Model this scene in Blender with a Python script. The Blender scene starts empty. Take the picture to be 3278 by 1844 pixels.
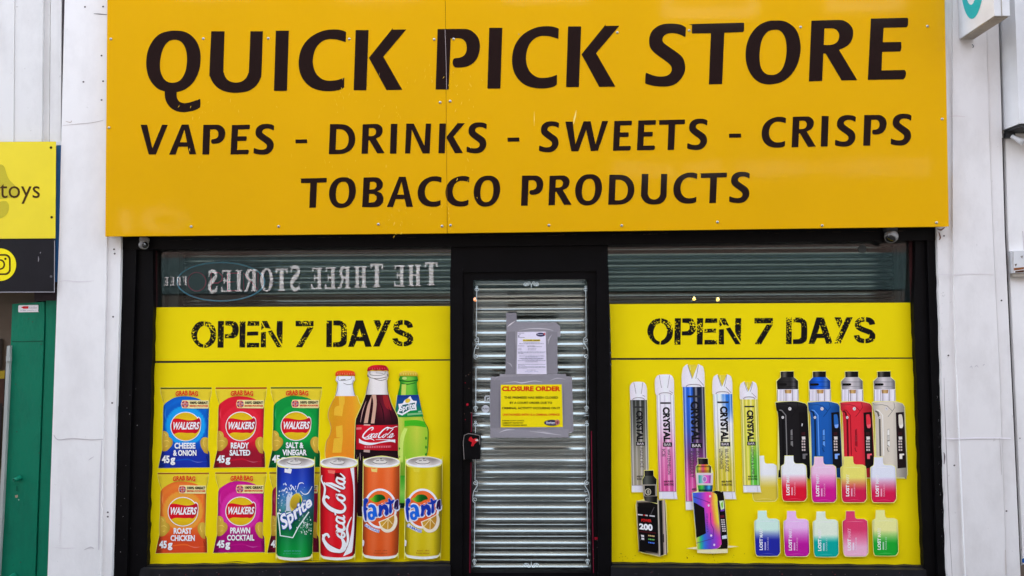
import bpy, bmesh, math, random
from mathutils import Vector, Matrix
from mathutils.geometry import tessellate_polygon

# ------------------------------------------------------------------ camera, sky, sun, exposure
SC = bpy.context.scene
COL = SC.collection
W, H, F = 3278.0, 1844.0, 2450.0
YAW, PITCH, ROLL = math.radians(1.339), math.radians(2.722), math.radians(0.299)
CAM = Vector((0.0, -4.7, 1.72))
ROT = Matrix.Rotation(YAW, 3, 'Z') @ Matrix.Rotation(PITCH, 3, 'X') @ Matrix.Rotation(ROLL, 3, 'Y')
cam_data = bpy.data.cameras.new('camera')
cam = bpy.data.objects.new('camera', cam_data)
COL.objects.link(cam)
cam_data.sensor_fit = 'HORIZONTAL'
cam_data.sensor_width = 36.0
cam_data.lens = 36.0 * F / W
cam_data.clip_start = 0.05
cam_data.clip_end = 500.0
right, fwd, up = ROT @ Vector((1, 0, 0)), ROT @ Vector((0, 1, 0)), ROT @ Vector((0, 0, 1))
m = Matrix((right, up, -fwd)).transposed().to_4x4()
m.translation = CAM
cam.matrix_world = m
SC.camera = cam

SUN_EL, SUN_AZ = math.radians(52), math.radians(-12)   # sun stands behind the shop, over its roof
world = bpy.data.worlds.new('World')
SC.world = world
world.use_nodes = True
wn = world.node_tree
sky = wn.nodes.new('ShaderNodeTexSky')
sky.sky_type = 'NISHITA'
sky.sun_disc = False
sky.sun_elevation = SUN_EL
sky.sun_rotation = SUN_AZ
sky.air_density = 1.0
sky.dust_density = 4.0
sky.ozone_density = 1.0
veil = wn.nodes.new('ShaderNodeHueSaturation')      # thin cloud takes some blue out of the sky
veil.inputs['Saturation'].default_value = 0.45
wn.links.new(sky.outputs[0], veil.inputs['Color'])
wn.links.new(veil.outputs[0], wn.nodes['Background'].inputs[0])
wn.nodes['Background'].inputs[1].default_value = 0.15
sd = bpy.data.lights.new('sun', 'SUN')
sd.energy = 2.0
sd.angle = math.radians(0.5)
sd.color = (1.0, 0.91, 0.79)
so = bpy.data.objects.new('sun', sd)
COL.objects.link(so)
sdir = Vector((math.sin(SUN_AZ) * math.cos(SUN_EL), math.cos(SUN_AZ) * math.cos(SUN_EL), math.sin(SUN_EL)))
so.rotation_euler = sdir.to_track_quat('Z', 'Y').to_euler()
SC.view_settings.view_transform = 'Standard'
SC.view_settings.look = 'None'
SC.view_settings.gamma = 1.0
SC.view_settings.exposure = 3.2
SC.cycles.max_bounces = 8
SC.cycles.transparent_max_bounces = 16
SC.cycles.caustics_reflective = False
SC.cycles.caustics_refractive = False
KS, KP, KT = 1.05, (0.79, 0.81, 0.82), 0.98        # how light each printed surface stands: print albedo = photo colour / K

# ------------------------------------------------------------------ helpers
RND = random.Random(7)


def P(x, y, Y=0.0):
    """photo pixel -> point on the upright plane y = Y"""
    r = ROT @ Vector(((x - W / 2) / F, 1.0, -(y - H / 2) / F))
    return CAM + r * ((Y - CAM.y) / r.y)


def PM(x, y, mirror, Y):
    """pixel where a thing on plane Y is seen reflected in the plane y = mirror -> point on plane Y"""
    p = P(x, y, 2 * mirror - Y)
    p.y = 2 * mirror - p.y
    return p


def lin(c):
    return tuple(((v / 255.0) / 12.92 if v <= 10.3 else ((v / 255.0 + 0.055) / 1.055) ** 2.4) for v in c)


def tag(o, label=None, cat=None, group=None, kind=None):
    for k, v in (('label', label), ('category', cat), ('group', group), ('kind', kind)):
        if v:
            o[k] = v
    return o


def empty(name, loc, label, cat, group=None, kind=None):
    o = bpy.data.objects.new(name, None)
    COL.objects.link(o)
    o.location = loc
    o.empty_display_size = 0.05
    return tag(o, label, cat, group, kind)


def link(name, me, mats, parent=None):
    o = bpy.data.objects.new(name, me)
    COL.objects.link(o)
    for mt in (mats if isinstance(mats, (list, tuple)) else [mats]):
        me.materials.append(mt)
    if parent is not None:
        o.parent = parent
        o.matrix_parent_inverse = Matrix.Translation(-parent.location) if parent.type == 'EMPTY' else Matrix()
    return o


def finish(name, bm, mats, parent=None, bevel=0.0, smooth=False):
    if bevel > 0:
        bmesh.ops.bevel(bm, geom=[e for e in bm.edges if len(e.link_faces) == 2 and e.calc_face_angle(0) > 0.5],
                        offset=bevel, segments=2, affect='EDGES', profile=0.6)
    bmesh.ops.recalc_face_normals(bm, faces=bm.faces)
    if smooth:
        for f in bm.faces:
            f.smooth = True
    me = bpy.data.meshes.new(name)
    bm.to_mesh(me)
    bm.free()
    return link(name, me, mats, parent)


def csm(pts, n=4, corner=42):
    """closed outline: smooth curve through the points, corners kept"""
    N = len(pts)
    v = [Vector(p[:2]) for p in pts]
    hard = []
    for i in range(N):
        a, b = v[i] - v[i - 1], v[(i + 1) % N] - v[i]
        ang = math.degrees(a.angle(b, 0)) if a.length > 1e-6 and b.length > 1e-6 else 0
        hard.append(ang > corner)
    out = []
    for i in range(N):
        j = (i + 1) % N
        p1, p2 = v[i], v[j]
        p0 = v[i - 1] if not hard[i] else p1 - (p2 - p1) * 0.5
        p3 = v[(j + 1) % N] if not hard[j] else p2 + (p2 - p1) * 0.5
        for k in range(n):
            t = k / n
            q = 0.5 * ((2 * p1) + (-p0 + p2) * t + (2 * p0 - 5 * p1 + 4 * p2 - p3) * t * t + (-p0 + 3 * p1 - 3 * p2 + p3) * t ** 3)
            out.append((q.x, q.y))
            if (hard[i] and hard[j]):
                break
    return out


def spline(pts, n=5):
    v = [Vector(p[:2]) for p in pts]
    out = []
    for i in range(len(v) - 1):
        p0, p1, p2, p3 = v[max(i - 1, 0)], v[i], v[i + 1], v[min(i + 2, len(v) - 1)]
        for k in range(n):
            t = k / n
            q = 0.5 * ((2 * p1) + (-p0 + p2) * t + (2 * p0 - 5 * p1 + 4 * p2 - p3) * t * t + (-p0 + 3 * p1 - 3 * p2 + p3) * t ** 3)
            out.append((q.x, q.y))
    out.append((v[-1].x, v[-1].y))
    return out


def ribbon(pts, w, n=5, taper=None):
    """outline of a brush stroke along pts; taper = width factors at the two ends"""
    c = [Vector(p) for p in spline(pts, n)]
    L, R = [], []
    N = len(c)
    for i, p in enumerate(c):
        d = (c[min(i + 1, N - 1)] - c[max(i - 1, 0)])
        d = d.normalized() if d.length > 1e-9 else Vector((1, 0))
        nn = Vector((-d.y, d.x))
        ww = w / 2
        if taper:
            t = i / (N - 1)
            ww *= taper[0] * (1 - t) + taper[1] * t if len(taper) == 2 else (
                (taper[0] * (1 - 2 * t) + taper[1] * 2 * t) if t < 0.5 else (taper[1] * (2 - 2 * t) + taper[2] * (2 * t - 1)))
        L.append(p + nn * ww)
        R.append(p - nn * ww)
    return [tuple(q) for q in L] + [tuple(q) for q in reversed(R)]


def ell(cx, cy, rx, ry, n=28, rot=0.0):
    c, s = math.cos(rot), math.sin(rot)
    return [(cx + rx * math.cos(a) * c - ry * math.sin(a) * s, cy + rx * math.cos(a) * s + ry * math.sin(a) * c)
            for a in [2 * math.pi * i / n for i in range(n)]]


def rect(x0, y0, x1, y1):
    return [(x0, y0), (x1, y0), (x1, y1), (x0, y1)]


def clean(loop):
    out = []
    for p in loop:
        if not out or (abs(p[0] - out[-1][0]) + abs(p[1] - out[-1][1])) > 1e-5:
            out.append((p[0], p[1]))
    if len(out) > 1 and abs(out[0][0] - out[-1][0]) + abs(out[0][1] - out[-1][1]) < 1e-5:
        out.pop()
    return out


def prism_bm(bm, loops, Y, depth, mapf=P, mat=0):
    """plate cut to a pixel outline (first loop; the rest are holes), front face on plane Y, depth behind it"""
    loops = [clean(l) for l in loops]
    flat = [p for l in loops for p in l]
    tris = tessellate_polygon([[Vector((p[0], p[1], 0)) for p in l] for l in loops])
    fr = [mapf(p[0], p[1], Y) for p in flat]
    fv = [bm.verts.new(p) for p in fr]
    bv = [bm.verts.new((p.x, p.y + depth, p.z)) for p in fr]
    if len(loops) == 1 and len(flat) == 4:
        bm.faces.new(fv).material_index = mat
        bm.faces.new(bv[::-1]).material_index = mat
    else:
        for t in tris:
            try:
                bm.faces.new([fv[i] for i in t]).material_index = mat
                bm.faces.new([bv[i] for i in reversed(t)]).material_index = mat
            except ValueError:
                pass
    k = 0
    for l in loops:
        n = len(l)
        for i in range(n):
            a, b = k + i, k + (i + 1) % n
            bm.faces.new((fv[a], fv[b], bv[b], bv[a])).material_index = mat
        k += n


def plate(name, loops, Y, depth, mat, parent=None, bevel=0.0, mapf=P):
    bm = bmesh.new()
    if loops and not isinstance(loops[0][0], (tuple, list)):
        loops = [loops]
    prism_bm(bm, loops, Y, depth, mapf)
    return finish(name, bm, mat, parent, bevel)


def box_bm(bm, x0, x1, y0, y1, z0, z1, mat=0):
    v = [bm.verts.new((x, y, z)) for x in (x0, x1) for y in (y0, y1) for z in (z0, z1)]
    for f in ((0, 1, 3, 2), (4, 6, 7, 5), (0, 4, 5, 1), (2, 3, 7, 6), (0, 2, 6, 4), (1, 5, 7, 3)):
        bm.faces.new([v[i] for i in f]).material_index = mat


def box(name, x0, x1, y0, y1, z0, z1, mat, parent=None, bevel=0.0):
    bm = bmesh.new()
    box_bm(bm, x0, x1, y0, y1, z0, z1)
    return finish(name, bm, mat, parent, bevel)


def tube_bm(bm, pts, r, seg=8, closed=False):
    pts = [Vector(p) for p in pts]
    N = len(pts)
    rings = []
    for i, p in enumerate(pts):
        a = pts[i - 1] if (i > 0 or closed) else p
        b = pts[(i + 1) % N] if (i < N - 1 or closed) else p
        d = (b - a).normalized()
        u = d.cross(Vector((0, 1, 0)))
        u = u.normalized() if u.length > 1e-4 else d.cross(Vector((1, 0, 0))).normalized()
        w = d.cross(u).normalized()
        rings.append([bm.verts.new(p + (u * math.cos(2 * math.pi * k / seg) + w * math.sin(2 * math.pi * k / seg)) * r) for k in range(seg)])
    for i in range(N if closed else N - 1):
        A, B = rings[i], rings[(i + 1) % N]
        for k in range(seg):
            f = bm.faces.new((A[k], A[(k + 1) % seg], B[(k + 1) % seg], B[k]))
            f.smooth = True
    if not closed:
        bm.faces.new(rings[0][::-1])
        bm.faces.new(rings[-1])


def lathe_bm(bm, prof, origin, axis, seg=20, mat=0, smooth=True):
    """prof: (radius, distance along axis)"""
    axis = Vector(axis).normalized()
    u = axis.orthogonal().normalized()
    w = axis.cross(u)
    rings = []
    for r, h in prof:
        c = Vector(origin) + axis * h
        if r < 1e-6:
            rings.append([bm.verts.new(c)])
        else:
            rings.append([bm.verts.new(c + (u * math.cos(2 * math.pi * k / seg) + w * math.sin(2 * math.pi * k / seg)) * r) for k in range(seg)])
    for A, B in zip(rings, rings[1:]):
        for k in range(seg):
            a = [A[k % len(A)], A[(k + 1) % len(A)], B[(k + 1) % len(B)], B[k % len(B)]]
            q = []
            for v in a:
                if v not in q:
                    q.append(v)
            if len(q) > 2:
                try:
                    f = bm.faces.new(q)
                    f.smooth = smooth
                    f.material_index = mat
                except ValueError:
                    pass


# ------------------------------------------------------------------ materials
def nodes(name):
    mt = bpy.data.materials.new(name)
    mt.use_nodes = True
    return mt, mt.node_tree, mt.node_tree.nodes['Principled BSDF']


def mat_plain(name, col, rough=0.5, metal=0.0, spec=0.5, coat=0.0, var=0.06, scale=6.0, bump=0.0, bscale=60.0):
    mt, nt, b = nodes(name)
    b.inputs['Roughness'].default_value = rough
    b.inputs['Metallic'].default_value = metal
    b.inputs['Specular IOR Level'].default_value = spec
    b.inputs['Coat Weight'].default_value = coat
    b.inputs['Coat Roughness'].default_value = 0.06
    tc = nt.nodes.new('ShaderNodeTexCoord')
    nz = nt.nodes.new('ShaderNodeTexNoise')
    nz.inputs['Scale'].default_value = scale
    nz.inputs['Detail'].default_value = 6
    nt.links.new(tc.outputs['Object'], nz.inputs['Vector'])
    mr = nt.nodes.new('ShaderNodeMapRange')
    mr.inputs[1].default_value, mr.inputs[2].default_value = 0.3, 0.7
    mr.inputs[3].default_value, mr.inputs[4].default_value = 1 - var, 1 + var
    nt.links.new(nz.outputs[0], mr.inputs[0])
    mx = nt.nodes.new('ShaderNodeMix')
    mx.data_type = 'RGBA'
    mx.blend_type = 'MULTIPLY'
    mx.inputs[0].default_value = 1
    mx.inputs[6].default_value = (*col, 1)
    nt.links.new(mr.outputs[0], mx.inputs[7])
    nt.links.new(mx.outputs[2], b.inputs['Base Color'])
    if bump:
        n2 = nt.nodes.new('ShaderNodeTexNoise')
        n2.inputs['Scale'].default_value = bscale
        n2.inputs['Detail'].default_value = 5
        nt.links.new(tc.outputs['Object'], n2.inputs['Vector'])
        bp = nt.nodes.new('ShaderNodeBump')
        bp.inputs['Strength'].default_value = bump
        bp.inputs['Distance'].default_value = 0.004
        nt.links.new(n2.outputs[0], bp.inputs['Height'])
        nt.links.new(bp.outputs[0], b.inputs['Normal'])
    return mt


def mat_paint(name, col, dirt, amount=0.5, rough=0.55, bump=0.25):
    """old brushed paint: broad grubby patches, small chips, brushed bump"""
    mt, nt, b = nodes(name)
    b.inputs['Roughness'].default_value = rough
    b.inputs['Specular IOR Level'].default_value = 0.2
    tc = nt.nodes.new('ShaderNodeTexCoord')
    mp = nt.nodes.new('ShaderNodeMapping')
    mp.inputs['Scale'].default_value = (2.0, 2.0, 1.1)
    nt.links.new(tc.outputs['Object'], mp.inputs[0])
    n1 = nt.nodes.new('ShaderNodeTexNoise')
    n1.inputs['Scale'].default_value = 2.2
    n1.inputs['Detail'].default_value = 9
    n1.inputs['Roughness'].default_value = 0.65
    nt.links.new(mp.outputs[0], n1.inputs['Vector'])
    r1 = nt.nodes.new('ShaderNodeMapRange')
    r1.inputs[1].default_value, r1.inputs[2].default_value = 0.45, 0.8
    r1.inputs[3].default_value, r1.inputs[4].default_value = 0.0, amount
    nt.links.new(n1.outputs[0], r1.inputs[0])
    n2 = nt.nodes.new('ShaderNodeTexNoise')
    n2.inputs['Scale'].default_value = 34
    n2.inputs['Detail'].default_value = 3
    nt.links.new(tc.outputs['Object'], n2.inputs['Vector'])
    r2 = nt.nodes.new('ShaderNodeMapRange')
    r2.inputs[1].default_value, r2.inputs[2].default_value = 0.70, 0.74
    r2.inputs[3].default_value, r2.inputs[4].default_value = 0.0, 0.55
    nt.links.new(n2.outputs[0], r2.inputs[0])
    ad = nt.nodes.new('ShaderNodeMath')
    ad.operation = 'MAXIMUM'
    nt.links.new(r1.outputs[0], ad.inputs[0])
    nt.links.new(r2.outputs[0], ad.inputs[1])
    mx = nt.nodes.new('ShaderNodeMix')
    mx.data_type = 'RGBA'
    mx.inputs[6].default_value = (*col, 1)
    mx.inputs[7].default_value = (*dirt, 1)
    nt.links.new(ad.outputs[0], mx.inputs[0])
    nt.links.new(mx.outputs[2], b.inputs['Base Color'])
    n3 = nt.nodes.new('ShaderNodeTexNoise')
    n3.inputs['Scale'].default_value = 22
    n3.inputs['Detail'].default_value = 8
    nt.links.new(mp.outputs[0], n3.inputs['Vector'])
    bp = nt.nodes.new('ShaderNodeBump')
    bp.inputs['Strength'].default_value = bump
    bp.inputs['Distance'].default_value = 0.01
    nt.links.new(n3.outputs[0], bp.inputs['Height'])
    nt.links.new(bp.outputs[0], b.inputs['Normal'])
    return mt


def mat_print(name, rough=0.45):
    """printed film: colours of the artwork are stored per point of the printed shapes"""
    mt, nt, b = nodes(name)
    b.inputs['Roughness'].default_value = rough
    b.inputs['Specular IOR Level'].default_value = 0.1
    at = nt.nodes.new('ShaderNodeAttribute')
    at.attribute_name = 'ink'
    tc = nt.nodes.new('ShaderNodeTexCoord')
    nz = nt.nodes.new('ShaderNodeTexNoise')
    nz.inputs['Scale'].default_value = 180
    nz.inputs['Detail'].default_value = 2
    nt.links.new(tc.outputs['Object'], nz.inputs['Vector'])
    mr = nt.nodes.new('ShaderNodeMapRange')
    mr.inputs[3].default_value, mr.inputs[4].default_value = 0.9, 1.1
    nt.links.new(nz.outputs[0], mr.inputs[0])
    mx = nt.nodes.new('ShaderNodeMix')
    mx.data_type = 'RGBA'
    mx.blend_type = 'MULTIPLY'
    mx.inputs[0].default_value = 1
    nt.links.new(at.outputs['Color'], mx.inputs[6])
    nt.links.new(mr.outputs[0], mx.inputs[7])
    nt.links.new(mx.outputs[2], b.inputs['Base Color'])
    return mt


def mat_grunge(name, ink, bare):
    """stencil ink worn through to the board in patches of specks"""
    mt, nt, b = nodes(name)
    b.inputs['Roughness'].default_value = 0.45
    b.inputs['Specular IOR Level'].default_value = 0.08
    tc = nt.nodes.new('ShaderNodeTexCoord')
    n1 = nt.nodes.new('ShaderNodeTexNoise')
    n1.inputs['Scale'].default_value = 105
    n1.inputs['Detail'].default_value = 3
    nt.links.new(tc.outputs['Object'], n1.inputs['Vector'])
    n2 = nt.nodes.new('ShaderNodeTexNoise')
    n2.inputs['Scale'].default_value = 14
    n2.inputs['Detail'].default_value = 1
    nt.links.new(tc.outputs['Object'], n2.inputs['Vector'])
    ma = nt.nodes.new('ShaderNodeMath')
    ma.operation = 'MULTIPLY_ADD'
    ma.inputs[1].default_value = 0.55
    nt.links.new(n2.outputs[0], ma.inputs[0])
    nt.links.new(n1.outputs[0], ma.inputs[2])
    mr = nt.nodes.new('ShaderNodeMapRange')
    mr.inputs[1].default_value, mr.inputs[2].default_value = 0.905, 0.925
    nt.links.new(ma.outputs[0], mr.inputs[0])
    mx = nt.nodes.new('ShaderNodeMix')
    mx.data_type = 'RGBA'
    mx.inputs[6].default_value = (*ink, 1)
    mx.inputs[7].default_value = (*bare, 1)
    nt.links.new(mr.outputs[0], mx.inputs[0])
    nt.links.new(mx.outputs[2], b.inputs['Base Color'])
    return mt


def mat_glass(name, refl=0.10, tint=(0.80, 0.86, 0.85)):
    mt = bpy.data.materials.new(name)
    mt.use_nodes = True
    nt = mt.node_tree
    nt.nodes.clear()
    out = nt.nodes.new('ShaderNodeOutputMaterial')
    tr = nt.nodes.new('ShaderNodeBsdfTransparent')
    tr.inputs[0].default_value = (*tint, 1)
    gl = nt.nodes.new('ShaderNodeBsdfGlossy')
    gl.inputs['Roughness'].default_value = 0.0
    gl.inputs[0].default_value = (1, 1, 1, 1)
    lw = nt.nodes.new('ShaderNodeLayerWeight')
    lw.inputs[0].default_value = 0.35
    mr = nt.nodes.new('ShaderNodeMapRange')
    mr.inputs[3].default_value, mr.inputs[4].default_value = refl, 0.9
    nt.links.new(lw.outputs['Facing'], mr.inputs[0])
    pw = nt.nodes.new('ShaderNodeMath')
    pw.operation = 'POWER'
    pw.inputs[1].default_value = 3.0
    nt.links.new(lw.outputs['Facing'], pw.inputs[0])
    nt.links.new(pw.outputs[0], mr.inputs[0])
    mx = nt.nodes.new('ShaderNodeMixShader')
    nt.links.new(mr.outputs[0], mx.inputs[0])
    nt.links.new(tr.outputs[0], mx.inputs[1])
    nt.links.new(gl.outputs[0], mx.inputs[2])
    nt.links.new(mx.outputs[0], out.inputs[0])
    return mt


def mat_brick(name, c1, c2, mortar, scale=4.3):
    mt, nt, b = nodes(name)
    b.inputs['Roughness'].default_value = 0.85
    tc = nt.nodes.new('ShaderNodeTexCoord')
    mp = nt.nodes.new('ShaderNodeMapping')
    mp.inputs['Rotation'].default_value = (math.radians(90), 0, 0)
    nt.links.new(tc.outputs['Object'], mp.inputs[0])
    br = nt.nodes.new('ShaderNodeTexBrick')
    br.inputs['Color1'].default_value = (*c1, 1)
    br.inputs['Color2'].default_value = (*c2, 1)
    br.inputs['Mortar'].default_value = (*mortar, 1)
    br.inputs['Scale'].default_value = scale
    nt.links.new(mp.outputs[0], br.inputs['Vector'])
    nt.links.new(br.outputs[0], b.inputs['Base Color'])
    return mt


def mat_emit(name, col, strength):
    mt, nt, b = nodes(name)
    b.inputs['Emission Color'].default_value = (*col, 1)
    b.inputs['Emission Strength'].default_value = strength
    return mt


def k_(c, K):
    return tuple(min(0.94, v / (K[i] if isinstance(K, tuple) else K)) for i, v in enumerate(lin(c)))


M = {}
M['white_paint'] = mat_paint('white_wall_paint', (0.85, 0.835, 0.82), (0.62, 0.60, 0.585), 0.5, 0.55, 0.08)
M['white_paint_warm'] = mat_paint('white_wall_paint_old', (0.80, 0.775, 0.76), (0.56, 0.53, 0.505), 0.55, 0.55, 0.08)
M['white_board'] = mat_paint('white_boarding_paint', (0.76, 0.75, 0.73), (0.46, 0.44, 0.42), 0.45, 0.55, 0.1)
M['sign_yellow'] = mat_plain('sign_yellow_acrylic', k_((230, 173, 0), KS), rough=0.07, spec=0.20, var=0.03, scale=1.2)
M['vinyl_black'] = mat_plain('vinyl_black', (0.0085, 0.0024, 0.0030), rough=0.10, spec=0.24, var=0.1)
M['board_yellow'] = mat_plain('board_yellow_print', k_((222, 202, 6), KP), rough=0.5, spec=0.08, var=0.03, scale=3.0, bump=0.03, bscale=300)
M['frame_black'] = mat_plain('black_gloss_timber', (0.0026, 0.0023, 0.003), rough=0.45, spec=0.09, var=0.3, scale=9, bump=0.12, bscale=40)
M['sill_black'] = mat_plain('black_sill_paint', (0.0095, 0.0095, 0.012), rough=0.5, spec=0.2, var=0.35, scale=14, bump=0.2)
M['frame_red'] = mat_plain('dark_red_timber', (0.045, 0.006, 0.008), rough=0.5)
M['print'] = mat_print('printed_film')
M['stencil'] = mat_grunge('worn_stencil_ink', (0.008, 0.007, 0.007), k_((222, 202, 6), KP))
M['steel'] = mat_plain('galvanised_slat', (0.43, 0.465, 0.452), rough=0.19, metal=1.0, var=0.08, scale=3)
M['steel_dull'] = mat_plain('galvanised_rail', (0.22, 0.25, 0.25), rough=0.5, metal=0.6, var=0.15)
M['dark_metal'] = mat_plain('dark_metal', (0.035, 0.037, 0.04), rough=0.5, metal=0.4)
M['screw'] = mat_plain('screw_head', (0.42, 0.40, 0.37), rough=0.35, metal=0.8, var=0.4, scale=300)
M['glass'] = mat_glass('window_glass', 0.068, (0.52, 0.60, 0.60))
M['glass_door'] = mat_glass('door_glass', 0.05, (0.92, 0.95, 0.95))
M['etch'] = mat_plain('etched_white_film', k_((178, 196, 198), KP), rough=0.7)
M['tape'] = mat_plain('grey_duct_tape', k_((138, 136, 142), KP), rough=0.42, var=0.12, scale=20, bump=0.5, bscale=18)
M['white_plastic'] = mat_plain('white_plastic', (0.66, 0.665, 0.67), rough=0.4, var=0.08)
M['white_plastic_shaded'] = mat_plain('camera_plastic_shaded', (0.24, 0.24, 0.235), rough=0.45, spec=0.2)  # white plastic darkened, stands in for the shade under the sign
M['lens'] = mat_plain('lens_black', (0.006, 0.007, 0.008), rough=0.1, coat=1)
M['green'] = mat_paint('green_gloss_paint', k_((2, 102, 76), KP), (0.004, 0.070, 0.05), 0.6, 0.4, 0.3)
M['toy_yellow'] = mat_plain('toy_sign_yellow', k_((236, 214, 22), KT), rough=0.4, coat=0.3, var=0.03)
M['toy_black'] = mat_plain('toy_sign_black', (0.013, 0.012, 0.015), rough=0.45, spec=0.12, var=0.12)
M['blue'] = mat_paint('blue_board_paint', (0.022, 0.10, 0.25), (0.035, 0.13, 0.28), 0.6)
M['brown'] = mat_plain('brown_interior_board', (0.10, 0.065, 0.038), rough=0.6, var=0.2, scale=5)
M['grey_alu'] = mat_plain('grey_aluminium_frame', (0.36, 0.38, 0.36), rough=0.5, metal=0.2)
M['dark'] = mat_plain('near_black_backing', (0.010, 0.010, 0.011), rough=0.9)
M['gap'] = mat_plain('dark_joint', (0.020, 0.010, 0.016), rough=0.8, var=0.4, scale=20)
M['teal'] = mat_plain('teal_vinyl', k_((6, 150, 152), KP), rough=0.35)
M['grime'] = mat_paint('grimy_box_underside', (0.40, 0.36, 0.30), (0.10, 0.07, 0.05), 0.9)
M['pave'] = mat_brick('paving_blocks', (0.19, 0.18, 0.17), (0.16, 0.15, 0.145), (0.09, 0.085, 0.08), 2.4)
M['brick'] = mat_brick('pub_red_brick', (0.042, 0.024, 0.020), (0.034, 0.018, 0.016), (0.045, 0.04, 0.035))
M['pub_teal'] = mat_plain('pub_dark_teal_paint', (0.012, 0.036, 0.042), rough=0.6)
M['pub_wood'] = mat_plain('pub_brown_timber', (0.024, 0.018, 0.014), rough=0.6, var=0.3)
M['pub_white'] = mat_plain('pub_white_paint', (0.66, 0.66, 0.71), rough=0.6)
M['pub_cream'] = mat_plain('pub_cream_paint', (0.42, 0.40, 0.36), rough=0.6)
M['pub_glass'] = mat_plain('pub_window_pane', (0.02, 0.024, 0.027), rough=0.25)
M['slate'] = mat_plain('slate_roof', (0.07, 0.07, 0.08), rough=0.8)
M['lamp_glow'] = mat_emit('bulb_glow', (1.0, 0.70, 0.10), 2.6)
M['lamp_orange'] = mat_emit('orange_lamp_glow', (1.0, 0.25, 0.04), 2.4)
M['tube_blue'] = mat_plain('blue_glass_tube', (0.22, 0.66, 0.98), rough=0.2, coat=1)
M['tube_red'] = mat_plain('red_glass_tube', (0.70, 0.04, 0.10), rough=0.2, coat=1)
M['acrylic_dark'] = mat_plain('dark_acrylic_back', (0.004, 0.006, 0.010), rough=0.3)

# ------------------------------------------------------------------ printed artwork: flat coloured shapes in real layers
_TXT = {}


def glyph_mesh(body, bold=0.0, ref=None):
    """triangulated lettering, box 0..1 x 0..1 (y up) and its aspect"""
    key = (body, bold)
    if key not in _TXT:
        c = bpy.data.curves.new('lettering', 'FONT')
        c.body = body
        c.offset = bold
        c.resolution_u = 3
        o = bpy.data.objects.new('lettering', c)
        COL.objects.link(o)
        dg = bpy.context.evaluated_depsgraph_get()
        me = bpy.data.meshes.new_from_object(o.evaluated_get(dg))
        v = [tuple(p.co[:2]) for p in me.vertices]
        f = [tuple(p.vertices) for p in me.polygons]
        bpy.data.objects.remove(o)
        bpy.data.curves.remove(c)
        bpy.data.meshes.remove(me)
        x0, x1 = min(p[0] for p in v), max(p[0] for p in v)
        y0, y1 = min(p[1] for p in v), max(p[1] for p in v)
        _TXT[key] = ([((p[0] - x0) / (x1 - x0), (p[1] - y0) / (y1 - y0)) for p in v], f, (x0, y0, x1, y1))
    if ref is not None and ref != bold:      # swollen copy of the ref lettering: same frame, edges stand out
        v, f, b = _TXT[key]
        r = glyph_mesh(body, ref)[2] if ref is not None else b
        return [((b[0] + u * (b[2] - b[0]) - r[0]) / (r[2] - r[0]), (b[1] + w * (b[3] - b[1]) - r[1]) / (r[3] - r[1])) for u, w in v], f, r
    return _TXT[key]


def mix(a, b, t):
    t = max(0.0, min(1.0, t))
    return tuple(a[i] * (1 - t) + b[i] * t for i in range(3))


def stops(lst):
    """[(t, colour), ...] -> function of t"""
    def f(t):
        if t <= lst[0][0]:
            return lst[0][1]
        for (a, ca), (b, cb) in zip(lst, lst[1:]):
            if t <= b:
                return mix(ca, cb, (t - a) / max(b - a, 1e-6))
        return lst[-1][1]
    return f


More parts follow.
